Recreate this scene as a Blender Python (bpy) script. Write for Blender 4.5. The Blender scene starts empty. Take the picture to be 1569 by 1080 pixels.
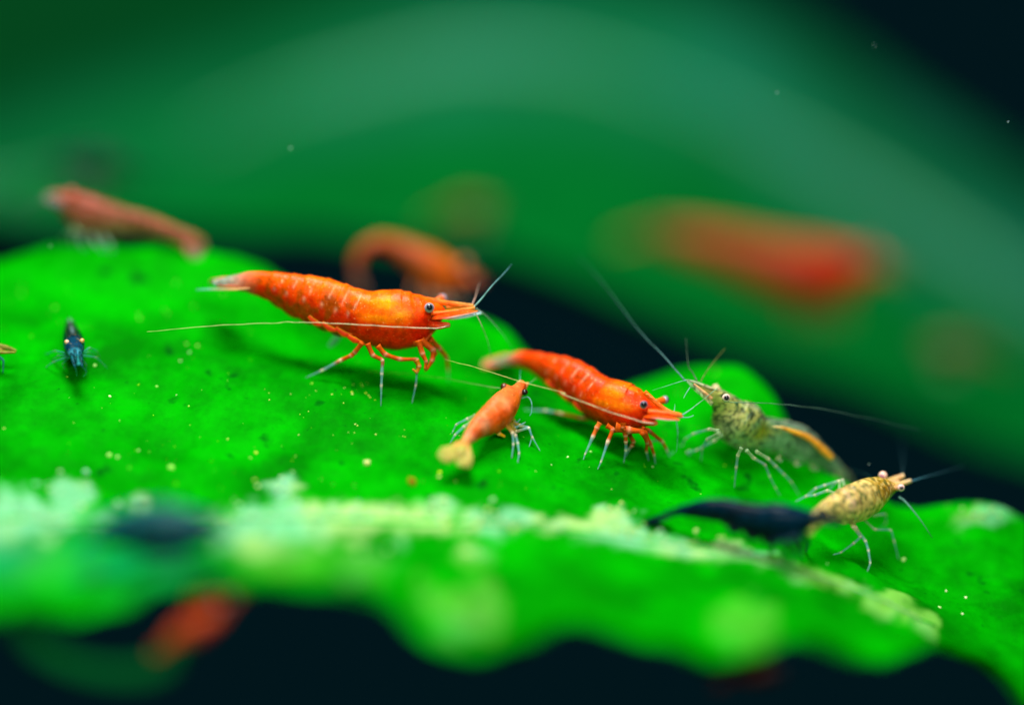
import bpy, math, random
import numpy as np
from mathutils import Vector, noise
from mathutils.bvhtree import BVHTree

random.seed(7)
scene = bpy.context.scene
col = scene.collection
MM = 0.001

# ---------------------------------------------------------------- camera
D = 218.0                       # focus distance in mm (macro lens)
TH = math.radians(15)           # camera looks down by 15 degrees
K = 0.05                        # mm per photograph pixel on the focus plane
FWD = Vector((0, math.cos(TH), -math.sin(TH)))
UPV = Vector((0, math.sin(TH), math.cos(TH)))
RGT = Vector((1, 0, 0))
CAM = -FWD * D
cd = bpy.data.cameras.new("camera")
cam = bpy.data.objects.new("camera", cd)
col.objects.link(cam)
cam.location = CAM * MM
cam.rotation_euler = (math.pi / 2 - TH, 0, 0)
cd.lens = 100
cd.sensor_width = 36
cd.clip_start = 0.005
cd.clip_end = 20
cd.dof.use_dof = True
cd.dof.focus_distance = (D - 1.6) * MM
cd.dof.aperture_fstop = 4.0
scene.camera = cam

# ---------------------------------------------------------------- world, lamps, exposure
w = bpy.data.worlds.new("World")
scene.world = w
w.use_nodes = True
bg = w.node_tree.nodes["Background"]
bg.inputs[0].default_value = (0.0006, 0.0075, 0.0105, 1)
bg.inputs[1].default_value = 1.0


def lamp(name, loc, size, size_y, power, colour, target=(0, 0, 0)):
    ld = bpy.data.lights.new(name, 'AREA')
    ld.shape = 'RECTANGLE'
    ld.size = size * MM
    ld.size_y = size_y * MM
    ld.energy = power
    ld.color = colour
    o = bpy.data.objects.new(name, ld)
    col.objects.link(o)
    o.location = Vector(loc) * MM
    o.rotation_euler = (Vector(target) - Vector(loc)).to_track_quat('-Z', 'Y').to_euler()
    return o


lamp("aquarium_hood_light", (-25, -25, 300), 150, 90, 1.72, (1.0, 0.97, 0.92))
lamp("front_fill_light", (30, -330, 210), 260, 120, 0.92, (1.0, 0.95, 0.9))  # unseen soft fill, added to brighten the sides facing the camera
vs = scene.view_settings
vs.view_transform = 'Standard'
vs.look = 'None'
vs.exposure = 0
vs.gamma = 1
vs.use_curve_mapping = False
scene.cycles.use_denoising = True
scene.cycles.transparent_max_bounces = 24
scene.cycles.max_bounces = 8


# ---------------------------------------------------------------- helpers
def P(px, py, d=0.0):
    """photograph pixel + distance behind the focus plane -> point in mm"""
    f = (D + d) / D * K
    return CAM + FWD * (D + d) + RGT * ((px - 784.5) * f) + UPV * ((540 - py) * f)


def zm(ox, oy, s, pts):
    return [(ox + p[0] / s, oy + p[1] / s) + tuple(p[2:]) for p in pts]


def lin(r, g, b):
    def f(c):
        c /= 255.0
        return c / 12.92 if c <= 0.04045 else ((c + 0.055) / 1.055) ** 2.4
    return (f(r), f(g), f(b))


def mix(a, b, t):
    t = max(0.0, min(1.0, t))
    return tuple(x + (y - x) * t for x, y in zip(a, b))


def sstep(a, b, x):
    t = max(0.0, min(1.0, (x - a) / (b - a)))
    return t * t * (3 - 2 * t)


def gauss(x, c, w):
    return math.exp(-((x - c) / w) ** 2)


def resample(pts, n):
    a = np.array(pts, float)
    seg = np.sqrt(((a[1:, :2] - a[:-1, :2]) ** 2).sum(1))
    t = np.concatenate([[0], np.cumsum(seg)])
    t /= t[-1]
    q = np.linspace(0, 1, n)
    return np.stack([np.interp(q, t, a[:, k]) for k in range(a.shape[1])], 1)


def smooth(a, k):
    a = np.array(a, float)
    for _ in range(k):
        b = a.copy()
        b[1:-1] = (a[:-2] + 2 * a[1:-1] + a[2:]) / 4
        a = b
    return a


def make_obj(name, verts, faces, mat, parent=None, cols=None, origin=None, smooth_shade=True):
    me = bpy.data.meshes.new(name)
    o0 = Vector(origin) if origin is not None else Vector((0, 0, 0))
    me.from_pydata([tuple((Vector(v) - o0) * MM) for v in verts], [], faces)
    if cols is not None:
        at = me.color_attributes.new("Col", 'FLOAT_COLOR', 'POINT')
        at.data.foreach_set("color", np.array(cols, np.float32).ravel())
    if smooth_shade:
        me.polygons.foreach_set("use_smooth", [True] * len(me.polygons))
    me.materials.append(mat)
    me.update()
    ob = bpy.data.objects.new(name, me)
    col.objects.link(ob)
    if parent is not None:
        ob.parent = parent
    return ob


def thing(name, label, cat, loc, group=None):
    o = bpy.data.objects.new(name, None)
    col.objects.link(o)
    o.empty_display_size = 0.002
    o.location = Vector(loc) * MM
    o["label"] = label
    o["category"] = cat
    if group:
        o["group"] = group
    return o


# ---------------------------------------------------------------- materials
def new_mat(name):
    m = bpy.data.materials.new(name)
    m.use_nodes = True
    nt = m.node_tree
    nt.nodes.clear()
    return m, nt, nt.nodes, nt.links


def tissue(name, rough=0.38, sss=0.25, mott=0.22, scale=900, spec=0.35, bump=0.25, speck=0.0):
    """shrimp shell and flesh: colour from the animal's own pattern, mottled, clear where alpha is low"""
    m, nt, N, L = new_mat(name)
    out = N.new('ShaderNodeOutputMaterial')
    mixs = N.new('ShaderNodeMixShader')
    tr = N.new('ShaderNodeBsdfTransparent')
    tr.inputs[0].default_value = (0.93, 0.98, 0.97, 1)
    b = N.new('ShaderNodeBsdfPrincipled')
    at = N.new('ShaderNodeVertexColor')
    at.layer_name = "Col"
    tc = N.new('ShaderNodeTexCoord')
    nz = N.new('ShaderNodeTexNoise')
    nz.inputs['Scale'].default_value = scale
    nz.inputs['Detail'].default_value = 5
    nz.inputs['Roughness'].default_value = 0.65
    L.new(tc.outputs['Object'], nz.inputs['Vector'])
    mr = N.new('ShaderNodeMapRange')
    mr.inputs[1].default_value = 0.3
    mr.inputs[2].default_value = 0.7
    mr.inputs[3].default_value = 1 - mott
    mr.inputs[4].default_value = 1 + mott
    L.new(nz.outputs[0], mr.inputs[0])
    mul = N.new('ShaderNodeMix')
    mul.data_type = 'RGBA'
    mul.blend_type = 'MULTIPLY'
    mul.inputs[0].default_value = 1
    L.new(at.outputs['Color'], mul.inputs[6])
    L.new(mr.outputs[0], mul.inputs[7])
    base = mul.outputs[2]
    if speck > 0:
        n2 = N.new('ShaderNodeTexNoise')
        n2.inputs['Scale'].default_value = scale * 4
        n2.inputs['Detail'].default_value = 2
        L.new(tc.outputs['Object'], n2.inputs['Vector'])
        m2 = N.new('ShaderNodeMapRange')
        m2.inputs[1].default_value = 0.66
        m2.inputs[2].default_value = 0.74
        m2.inputs[3].default_value = 0
        m2.inputs[4].default_value = speck
        L.new(n2.outputs[0], m2.inputs[0])
        mx = N.new('ShaderNodeMix')
        mx.data_type = 'RGBA'
        mx.inputs[7].default_value = (0.95, 0.62, 0.25, 1)
        L.new(m2.outputs[0], mx.inputs[0])
        L.new(base, mx.inputs[6])
        base = mx.outputs[2]
    L.new(base, b.inputs['Base Color'])
    b.inputs['Roughness'].default_value = rough
    b.inputs['Specular IOR Level'].default_value = 0.5
    b.inputs['IOR'].default_value = 1.0 + spec
    b.inputs['Subsurface Weight'].default_value = sss
    b.inputs['Subsurface Radius'].default_value = (1.0, 0.45, 0.2)
    b.inputs['Subsurface Scale'].default_value = 0.0013
    bp = N.new('ShaderNodeBump')
    bp.inputs['Strength'].default_value = bump
    bp.inputs['Distance'].default_value = 0.0001
    L.new(nz.outputs[0], bp.inputs['Height'])
    L.new(bp.outputs[0], b.inputs['Normal'])
    L.new(at.outputs['Alpha'], mixs.inputs[0])
    L.new(tr.outputs[0], mixs.inputs[1])
    L.new(b.outputs[0], mixs.inputs[2])
    L.new(mixs.outputs[0], out.inputs[0])
    return m


M_SHELL = tissue("shrimp_shell", rough=0.3, sss=0.5, spec=0.22, mott=0.38, scale=1500, bump=0.7, speck=0.5)
M_CLEAR = tissue("clear_shrimp_shell", rough=0.3, sss=0.1, mott=0.35, scale=1300, spec=0.4, bump=1.0, speck=0.7)
M_LEG = tissue("shrimp_leg", rough=0.3, sss=0.15, mott=0.3, scale=2200, spec=0.15, bump=0.1)
M_FEELER = tissue("shrimp_feeler", rough=0.4, sss=0.0, mott=0.15, scale=3000, spec=0.1, bump=0)
M_EYE = tissue("shrimp_eye", rough=0.18, sss=0.0, mott=0.1, scale=3000, spec=0.6, bump=0)
M_CRUST = tissue("biofilm", rough=0.8, sss=0.3, mott=0.25, scale=900, spec=0.03, bump=0.6)


def leaf_material(name, bright, dark, spot, rough=0.5, spots=True, sheen=1.035):
    m, nt, N, L = new_mat(name)
    out = N.new('ShaderNodeOutputMaterial')
    b = N.new('ShaderNodeBsdfPrincipled')
    at = N.new('ShaderNodeVertexColor')
    at.layer_name = "Col"
    tc = N.new('ShaderNodeTexCoord')

    def nse(scale, detail, rgh=0.55):
        n = N.new('ShaderNodeTexNoise')
        n.inputs['Scale'].default_value = scale
        n.inputs['Detail'].default_value = detail
        n.inputs['Roughness'].default_value = rgh
        L.new(tc.outputs['Object'], n.inputs['Vector'])
        return n

    def rng(src, a, b2, c=0.0, d=1.0):
        r = N.new('ShaderNodeMapRange')
        r.inputs[1].default_value = a
        r.inputs[2].default_value = b2
        r.inputs[3].default_value = c
        r.inputs[4].default_value = d
        L.new(src, r.inputs[0])
        return r.outputs[0]

    def mixc(f, a, c):
        x = N.new('ShaderNodeMix')
        x.data_type = 'RGBA'
        L.new(f, x.inputs[0])
        for s, i in ((a, 6), (c, 7)):
            if isinstance(s, tuple):
                x.inputs[i].default_value = s + (1,)
            else:
                L.new(s, x.inputs[i])
        return x.outputs[2]

    n1 = nse(150, 6, 0.62)
    c = mixc(rng(n1.outputs[0], 0.36, 0.64), dark, bright)
    n2 = nse(900, 5, 0.7)
    c = mixc(rng(n2.outputs[0], 0.5, 0.75, 0, 0.4), c, dark)
    if spots:
        n3 = nse(420, 2.5, 0.5)
        c = mixc(rng(n3.outputs[0], 0.665, 0.74, 0, 0.85), c, spot)
        n4 = nse(1900, 2, 0.5)
        c = mixc(rng(n4.outputs[0], 0.70, 0.78, 0, 0.5), c, spot)
    c = mixc(at.outputs['Alpha'], c, at.outputs['Color'])
    L.new(c, b.inputs['Base Color'])
    b.inputs['Roughness'].default_value = rough
    b.inputs['Specular IOR Level'].default_value = 0.5
    b.inputs['IOR'].default_value = sheen
    bp = N.new('ShaderNodeBump')
    bp.inputs['Strength'].default_value = 0.6
    bp.inputs['Distance'].default_value = 0.0003
    nb = nse(380, 7, 0.6)
    L.new(nb.outputs[0], bp.inputs['Height'])
    L.new(bp.outputs[0], b.inputs['Normal'])
    L.new(b.outputs[0], out.inputs[0])
    return m


M_LEAF = leaf_material("leaf_blade", (0.0006, 0.37, 0.0006), (0.0005, 0.155, 0.0008), (0.0005, 0.055, 0.003))
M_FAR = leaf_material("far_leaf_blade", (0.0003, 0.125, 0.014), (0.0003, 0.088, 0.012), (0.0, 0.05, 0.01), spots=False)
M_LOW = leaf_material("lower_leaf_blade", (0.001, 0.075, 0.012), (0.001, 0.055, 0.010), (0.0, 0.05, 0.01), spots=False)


# ---------------------------------------------------------------- the broad leaf
def row(pts, xs, k=0):
    a = np.array(pts, float)
    y = np.interp(xs, a[:, 0], a[:, 1])
    return smooth(y, k)


def sheet(rows, nv):
    """rows: list of (py array, d array); Catmull-Rom across the rows"""
    R = np.array(rows)                       # rows, 2, nx
    n = len(R)
    out = []
    for t in np.linspace(0, n - 1, nv):
        i = min(int(t), n - 2)
        f = t - i
        p0, p1, p2, p3 = R[max(i - 1, 0)], R[i], R[i + 1], R[min(i + 2, n - 1)]
        out.append(0.5 * ((2 * p1) + (-p0 + p2) * f + (2 * p0 - 5 * p1 + 4 * p2 - p3) * f * f
                          + (-p0 + 3 * p1 - 3 * p2 + p3) * f ** 3))
    return out, np.linspace(0, n - 1, nv)


XS = np.arange(-260, 1860, 5.0)
far_edge = [(-260, 425), (0, 400), (80, 384), (150, 374), (250, 372), (330, 384), (400, 405), (430, 425), (500, 458),
            (600, 470), (700, 480), (745, 492), (780, 512), (800, 540), (840, 575), (920, 596), (975, 584), (1020, 575),
            (1070, 567), (1110, 565), (1150, 576), (1185, 605), (1205, 645), (1225, 690), (1270, 730), (1320, 756),
            (1360, 768), (1412, 782), (1449, 774), (1505, 773), (1569, 797), (1700, 850), (1860, 930)]
far_d = [(-260, 14), (0, 13.5), (300, 13), (420, 13), (600, 13), (800, 13), (980, 12), (1120, 11), (1200, 9), (1300, 6),
         (1400, 6), (1569, 8), (1860, 8)]
focus_row = [(-260, 560), (0, 568), (115, 575), (300, 590), (585, 612), (760, 650), (960, 702), (1100, 742),
             (1200, 785), (1330, 862), (1450, 893), (1569, 925), (1860, 1000)]
rib_row = [(-260, 800), (0, 795), (200, 800), (450, 794), (600, 800), (780, 804), (900, 815), (1000, 830), (1100, 846),
           (1200, 870), (1270, 888), (1350, 918), (1420, 955), (1500, 985), (1569, 1010), (1860, 1100)]
rib_d = [(-260, -13), (0, -12.5), (450, -10.5), (800, -10), (1100, -9), (1270, -8), (1400, -6), (1569, -5), (1860, -6)]
front_edge = [(-260, 950), (0, 953), (62, 957), (109, 962), (190, 945), (233, 915), (292, 903), (334, 900), (369, 909),
              (428, 916), (480, 912), (538, 908), (581, 924), (616, 951), (647, 986), (682, 1009), (721, 1018),
              (760, 1012), (803, 992), (849, 967), (888, 963), (927, 978), (978, 1002), (1016, 1004), (1059, 1018),
              (1093, 1028), (1130, 1023), (1175, 1007), (1213, 982), (1243, 985), (1273, 999), (1318, 1019),
              (1355, 1023), (1389, 1015), (1430, 1001), (1457, 1007), (1487, 1021), (1524, 1027), (1550, 1045),
              (1575, 1090), (1620, 1150), (1860, 1250)]
front_edge = [(x, y - 14 if x < 1500 else y) for x, y in front_edge]
front_d = [(-260, -27), (500, -27), (800, -27), (1100, -25), (1300, -22), (1450, -18), (1569, -14), (1860, -13)]
r1 = (row(far_edge, XS, 4), row(far_d, XS, 30))
r3 = (row(focus_row, XS, 60), np.zeros_like(XS))
r4 = (row(rib_row, XS, 30), row(rib_d, XS, 30))
r6 = (row(front_edge, XS, 4), row(front_d, XS, 30))
r0 = (r1[0] + 75, r1[1] + 15)
r2 = (r1[0] * 0.60 + r3[0] * 0.40, r1[1] * 0.56)
r35 = (r3[0] * 0.52 + r4[0] * 0.48, r4[1] * 0.42)
soft = smooth(r6[0], 250)
r5 = (r4[0] * 0.5 + (soft * 0.7 + r6[0] * 0.3) * 0.5, (r4[1] + r6[1]) * 0.5)
r7 = (r6[0] + 4, r6[1] + 5)
NV = 250
rows, vv = sheet([r0, r1, r2, r3, r35, r4, r5, r6, r7], NV)
RIBV = 5.0
verts, cols_ = [], []
mint = lin(128, 205, 155)
cream = lin(165, 208, 125)
PATCH = [(712, 936, 62, 42, 0.36), (1140, 955, 45, 45, 0.22), (390, 822, 60, 30, 0.7), (1240, 886, 30, 17, 0.9),
         (1365, 925, 42, 17, 0.9), (1420, 950, 22, 12, 0.7), (20, 800, 90, 38, 1.0), (110, 765, 35, 25, 0.8),
         (435, 758, 26, 30, 0.9), (500, 810, 140, 24, 0.95), (675, 785, 26, 16, 0.8), (560, 865, 40, 22, 0.28),
         (720, 845, 24, 20, 0.4), (940, 795, 32, 20, 0.85), (965, 825, 36, 14, 0.9), (1075, 838, 60, 9, 0.95),
         (1140, 850, 50, 9, 0.9), (1510, 790, 55, 16, 0.5), (440, 855, 70, 22, 0.32), (60, 870, 70, 25, 0.1),
         (215, 770, 20, 14, 0.6)]
for j in range(NV):
    py, dd = rows[j]
    v = vv[j]
    for i, x in enumerate(XS):
        p = P(x, py[i], dd[i])
        env = sstep(0.0, 1.3, v)
        h = 0.8 * noise.noise(Vector((p.x * 0.13, p.y * 0.13, 2.3))) + 0.42 * noise.noise(Vector((p.x * 0.4, p.y * 0.4, 8.1)))
        h += 0.085 * noise.noise(Vector((p.x * 1.6, p.y * 1.6, 3.1)))
        rd = v - RIBV
        # lateral veins leave the midrib obliquely
        ph = (p.x * 0.30 + abs(rd) * 3.2)
        h += -0.13 * math.exp(-((ph / math.pi - round(ph / math.pi)) * 5.0) ** 2) * sstep(0.1, 0.6, abs(rd))
        p = p + UPV * (h * (0.35 + 0.65 * env))
        verts.append(p)
        nn = 0.5 + 0.75 * noise.fractal(Vector((x * 0.035, py[i] * 0.05, 1.0)), 0.7, 2.1, 5)
        nn = max(0.0, min(1.0, nn))
        film = 0.5 * gauss(x, 0, 70) * gauss(py[i], 850, 38) + 0.42 * gauss(x, 200, 110) * gauss(py[i], 868, 36)
        n2 = 0.5 + 0.5 * noise.fractal(Vector((x * 0.008, py[i] * 0.012, 4.0)), 0.8, 2.1, 3)
        a = 0.0
        width = 13 if x < 350 else (15 if x < 960 else 9)
        dist = abs(py[i] - r4[0][i])
        if x < 1440:
            a = sstep(width * (0.6 + 1.6 * nn), width * 0.35 * nn, dist) * (0.62 + 0.45 * n2) * (1 - 0.85 * gauss(x, 240, 80)) * (0.35 + 0.65 * sstep(0.25, 0.5, nn))
        for (cx, cy, rx, ry, st) in PATCH:
            if abs(x - cx) > rx * 2.2:
                continue
            wx = noise.noise(Vector((x * 0.03, py[i] * 0.03, 7.0))) * 0.7
            wy = noise.noise(Vector((x * 0.03, py[i] * 0.03, 17.0))) * 0.7
            q = ((x - cx) / rx + wx) ** 2 + ((py[i] - cy) / ry + wy) ** 2
            if q < 2.6:
                a = max(a, (0.78 if cx < 900 else 0.95) * st * sstep(1.5, 0.2, q * (0.55 + 0.9 * nn)))
        a = max(0.0, min(0.92, a))
        c = mix(mint, cream if py[i] < 850 else lin(120, 195, 75), sstep(0.3, 0.7, n2) + (0.6 if py[i] > 850 else 0) - (0.5 if x < 250 else 0))
        if film > 0.02:
            c = mix(c, lin(0, 150, 105), film / (film + a + 0.01))
            a = max(a, film)
        cols_.append(c + (a,))
nx = len(XS)
faces = [(j * nx + i, j * nx + i + 1, (j + 1) * nx + i + 1, (j + 1) * nx + i) for j in range(NV - 1) for i in range(nx - 1)]
faces = [f[::-1] for f in faces]
leaf_o = P(784, 800, -12)
leaf = thing("broad_leaf", "big bright green leaf with pale midrib and wavy margin that the shrimps graze on", "leaf", leaf_o)
blade = make_obj("blade", verts, faces, M_LEAF, leaf, cols_, leaf_o)
sm = blade.modifiers.new("thickness", 'SOLIDIFY')
sm.thickness = 0.0004
sm.offset = -1
bvh = BVHTree.FromPolygons([tuple(v) for v in verts], faces)


def on_leaf(px, py):
    """where the line of sight through a pixel meets the leaf; returns point, normal, d"""
    p = P(px, py, 0)
    dr = (p - CAM).normalized()
    hit, nrm, _, _ = bvh.ray_cast(CAM, dr)
    if hit is None:
        return None, None, None
    if nrm.z < 0:
        nrm = -nrm
    return hit, nrm, (hit - CAM).dot(FWD) - D


# ---------------------------------------------------------------- lofts
def ring_loft(C, U, W, top, bot, hw, n, colf, egg=0.0):
    verts, cols2, faces = [], [], []
    m = len(C)
    for i in range(m):
        for k in range(n):
            t = 2 * math.pi * k / n
            cz, sy = math.cos(t), math.sin(t)
            hz = top[i] if cz >= 0 else bot[i]
            wd = hw[i] * (1 - egg * 0.28 * max(0.0, -cz) ** 1.5) if egg else hw[i]
            p = C[i] + U[i] * (cz * hz) + W[i] * (sy * wd)
            verts.append(p)
            cols2.append(colf(i / (m - 1), cz, sy, p))
    for i in range(m - 1):
        for k in range(n):
            a, b2 = i * n + k, i * n + (k + 1) % n
            faces.append((a, b2, b2 + n, a + n))
    for i0, flip in ((0, False), (m - 1, True)):
        c = len(verts)
        verts.append(C[i0])
        cols2.append(cols2[i0 * n])
        for k in range(n):
            a, b2 = i0 * n + k, i0 * n + (k + 1) % n
            faces.append((c, b2, a) if not flip else (c, a, b2))
    return verts, faces, cols2


def frames(C, up):
    U, W = [], []
    m = len(C)
    for i in range(m):
        T = (C[min(i + 1, m - 1)] - C[max(i - 1, 0)])
        T = T.normalized() if T.length > 1e-9 else Vector((1, 0, 0))
        u = up[i] if isinstance(up, list) else up
        u = u - T * u.dot(T)
        if u.length < 1e-4:
            u = Vector((0.1, 0.3, 1)) - T * Vector((0.1, 0.3, 1)).dot(T)
        u.normalize()
        U.append(u)
        W.append(T.cross(u).normalized())
    return U, W


def spline(pts, per):
    """Catmull-Rom through 3-D points"""
    out = []
    n = len(pts)
    for i in range(n - 1):
        p0, p1, p2, p3 = pts[max(i - 1, 0)], pts[i], pts[i + 1], pts[min(i + 2, n - 1)]
        for k in range(per):
            f = k / per
            out.append(0.5 * ((2 * p1) + (p2 - p0) * f + (2 * p0 - 5 * p1 + 4 * p2 - p3) * f * f
                              + (3 * p1 - p0 - 3 * p2 + p3) * f ** 3))
    out.append(pts[-1].copy())
    return out


def tube(name, pts, radii, colf, mat, parent, origin, n=8, flat=1.0):
    U, W = frames(pts, Vector((0.15, -0.35, 1)))
    v, f, c = ring_loft(pts, U, W, radii, radii, [r * flat for r in radii], n, colf)
    return make_obj(name, v, f, mat, parent, c, origin)


CY = lin(150, 215, 205)
CYD = lin(95, 175, 185)
JOINT = lin(250, 225, 185)
EYE_DARK = (0.004, 0.004, 0.008)
SEG = [0.13, 0.235, 0.305, 0.375, 0.445, 0.515, 0.575]       # abdomen joints along a traced body


class Shrimp:
    def __init__(self, label, foot, group="shrimps grazing around the broad leaf"):
        self.o0 = Vector(foot)
        self.root = thing("shrimp", label, "shrimp", foot, group)

    # body traced as upper and lower outline (tail -> head); d0 tail, d1 head
    def body(self, dors, vent, d0, d1, roll, ratio, pal, n=150, ring=40, mat=None, seg=SEG, ridge=0.05, dpow=1.0):
        a = smooth(resample(dors, n), 2)
        b = smooth(resample(vent, n), 2)
        tr = math.tan(math.radians(roll))
        cr, sr = math.cos(math.radians(roll)), math.sin(math.radians(roll))
        C, U, hh, hw = [], [], [], []
        for i in range(n):
            s = i / (n - 1)
            d = d0 + (d1 - d0) * s ** dpow
            A, B = P(a[i, 0], a[i, 1], d), P(b[i, 0], b[i, 1], d)
            H = (A - B).length / 2
            r = ratio(s) if callable(ratio) else ratio
            up = (A - B).normalized() if H > 1e-6 else UPV
            C.append((A + B) / 2)
            U.append(up * cr - FWD * sr)
            ah = H / math.sqrt(cr * cr + r * r * sr * sr)
            hh.append(ah)
            hw.append(ah * r)
        U2, W = frames(C, U)
        top, bot = [], []
        for i in range(n):
            s = i / (n - 1)
            k = kb = 1.0
            for q in range(len(seg) - 1):
                if seg[q] <= s < seg[q + 1]:
                    f = 1 - (s - seg[q]) / (seg[q + 1] - seg[q])      # 1 at the rear rim of a segment
                    k = 1 + ridge * (f ** 1.5 - 0.35)
                    kb = 1 + ridge * 2.0 * (math.sin(math.pi * f) ** 0.6 - 0.6)
            top.append(hh[i] * k)
            bot.append(hh[i] * kb)
            hw[i] *= k
        v, f, c = ring_loft(C, U2, W, top, bot, hw, ring, lambda s, cz, sy, p: pal(s, cz, sy, p), egg=1.0)
        self.C, self.U, self.W, self.hh, self.hw = C, U2, W, hh, hw
        return make_obj("body", v, f, mat or M_SHELL, self.root, c, self.o0)

    # body given by centre line px,py,d and half sizes in px
    def body_axis(self, pts, up, pal, n=110, ring=32, mat=None, ridge=0.05, seg=SEG):
        a = smooth(resample(pts, n), 4)
        C = [P(q[0], q[1], q[2]) for q in a]
        U, W = frames(C, up)
        hw = [q[3] * K for q in a]
        hh = [q[4] * K for q in a]
        for i in range(n):
            s = i / (n - 1)
            for q in range(len(seg) - 1):
                if seg[q] <= s < seg[q + 1]:
                    f = 1 - (s - seg[q]) / (seg[q + 1] - seg[q])
                    k = 1 + ridge * (f ** 1.5 - 0.35)
                    hw[i] *= k
                    hh[i] *= k
        v, f, c = ring_loft(C, U, W, hh, hh, hw, ring, lambda s, cz, sy, p: pal(s, cz, sy, p), egg=1.0)
        self.C, self.U, self.W, self.hh, self.hw = C, U, W, hh, hw
        return make_obj("body", v, f, mat or M_SHELL, self.root, c, self.o0)

    def leg(self, pts, droot, scheme, r=0.2, dfoot=None, contact=True, name="walking_leg", orange=0.55, tip=0.06, cl=None):
        n = len(pts)
        t = [0.0]
        for i in range(1, n):
            t.append(t[-1] + math.hypot(pts[i][0] - pts[i - 1][0], pts[i][1] - pts[i - 1][1]))
        t = [x / t[-1] for x in t]
        if contact:
            hit, nrm, dh = on_leaf(*pts[-1][:2])
            dfoot = dh if dh is not None and abs(dh - droot) < 7 else droot + (2.0 if dfoot is None else dfoot)
        elif dfoot is None:
            dfoot = droot
        J = [P(pts[i][0], pts[i][1], droot + (dfoot - droot) * t[i]) for i in range(n)]
        C, rad, tt, jn = [], [], [], []
        per = 7
        for i in range(n - 1):
            for k in range(per):
                f = k / per
                C.append(J[i].lerp(J[i + 1], f))
                x = t[i] + (t[i + 1] - t[i]) * f
                tt.append(x)
                e = min(f, 1 - f)
                jn.append(math.exp(-(e * per / 0.8) ** 2) if (i > 0 or f > 0.5) else 0.0)
                rad.append((r * 0.85 * (1 - x) ** 0.9 + tip * 0.75) * (1 - 0.22 * math.sin(math.pi * f)) )
        C.append(J[-1]); tt.append(1.0); jn.append(0.0); rad.append(tip * 0.5)
        C2 = [c.copy() for c in C]
        for i in range(1, len(C) - 1):
            C2[i] = (C[i - 1] + C[i] * 2 + C[i + 1]) / 4
        m = len(C)
        oc = cl or lin(205, 85, 14)

        def colf(s, cz, sy, p):
            i = min(m - 1, int(round(s * (m - 1))))
            x = tt[i]
            nz = 0.5 + 0.5 * noise.noise(p * 3.0)
            if scheme == 'orange':
                c = mix(oc, mix(CYD, CY, nz), sstep(orange - 0.05, orange + 0.06, x))
                a = 0.93 - 0.48 * sstep(orange - 0.05, orange + 0.06, x)
            elif scheme == 'faint':
                c = lin(60, 165, 150); a = 0.3
            elif scheme == 'dark':
                c = mix((0.004, 0.02, 0.04), lin(60, 140, 150), sstep(0.3, 0.8, x)); a = 0.75
            else:
                c = mix(oc if cl else lin(170, 205, 150), mix(CYD, CY, nz), sstep(0.1, 0.45, x)); a = 0.42
            if scheme != 'dark':
                jj = jn[i] * (0.3 + 0.55 * sstep(orange - 0.3, orange - 0.05, x) if scheme == 'orange' else (0.25 if scheme == 'faint' else 0.8))
                c = mix(c, JOINT, jj)
                a = max(a, 0.95 * jj)
            return c + (a,)
        return tube(name, C2, rad, colf, M_LEG, self.root, self.o0, 8)

    def feeler(self, pts, c0, c1, r0=0.05, r1=0.018, a0=0.95, a1=0.6, name="antenna"):
        J = [P(*p) for p in pts]
        C = spline(J, 10)
        m = len(C)
        ln = sum((C[i + 1] - C[i]).length for i in range(m - 1))
        for i in range(2, m):
            q = i / m * ln
            C[i] = C[i] + Vector((0, noise.noise(Vector((q * 0.9, pts[0][0], 1))), noise.noise(Vector((q * 0.9, pts[0][0], 5))))) * (0.10 * i / m)
        rad = [r0 + (r1 - r0) * i / (m - 1) for i in range(m)]
        return tube(name, C, rad, lambda s, cz, sy, p: mix(mix(c0, c1, s), (0.02, 0.03, 0.02), 0.45 * sstep(0.5, 0.75, nz3(p, 2.5))) + ((a0 + (a1 - a0) * s) * (0.75 + 0.25 * nz3(p, 1.2)),), M_FEELER, self.root, self.o0, 6)

    def plate(self, name, pts, hws, N, thick, colf, mat=None, closed=True):
        """flat lobe: px,py,d centre line, half widths in px"""
        C = spline([P(*p) for p in pts], 6)
        m = len(C)
        q = np.interp(np.linspace(0, 1, m), np.linspace(0, 1, len(hws)), hws)
        U, W = frames(C, N)
        hh = [thick * (0.35 + 0.65 * min(1.0, x / max(hws))) for x in q]
        v, f, c = ring_loft(C, U, W, hh, hh, [x * K for x in q], 14, colf)
        return make_obj(name, v, f, mat or M_LEG, self.root, c, self.o0)

    def eye(self, base, ball, r, face, stalk_col, rim=lin(150, 150, 165), dark=EYE_DARK, core=0.62):
        b0, b1 = P(*base), P(*ball)
        st = tube("eye_stalk", [b0, b0.lerp(b1, 0.4), b0.lerp(b1, 0.75), b1], [r * 0.75, r * 0.72, r * 0.85, r * 0.8],
                  lambda s, cz, sy, p: stalk_col + (0.98,), M_SHELL, self.root, self.o0, 12)
        axis = Vector(face).normalized()
        u = axis.orthogonal().normalized()
        w2 = axis.cross(u)
        v, f, c = [], [], []
        nr, ns = 12, 18
        for i in range(nr + 1):
            ph = math.pi * i / nr
            for k in range(ns):
                t = 2 * math.pi * k / ns
                v.append(b1 + axis * (r * math.cos(ph)) + (u * math.cos(t) + w2 * math.sin(t)) * (r * math.sin(ph)))
                q = ph / (math.pi / 2)
                if q < core:
                    cc = dark
                elif q < 1.25:
                    cc = mix(dark, rim, sstep(core, core + 0.25, q))
                else:
                    cc = mix(rim, stalk_col, sstep(1.25, 1.6, q))
                c.append(cc + (1.0,))
        for i in range(nr):
            for k in range(ns):
                a, b2 = i * ns + k, i * ns + (k + 1) % ns
                f.append((a, a + ns, b2 + ns, b2))
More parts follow.
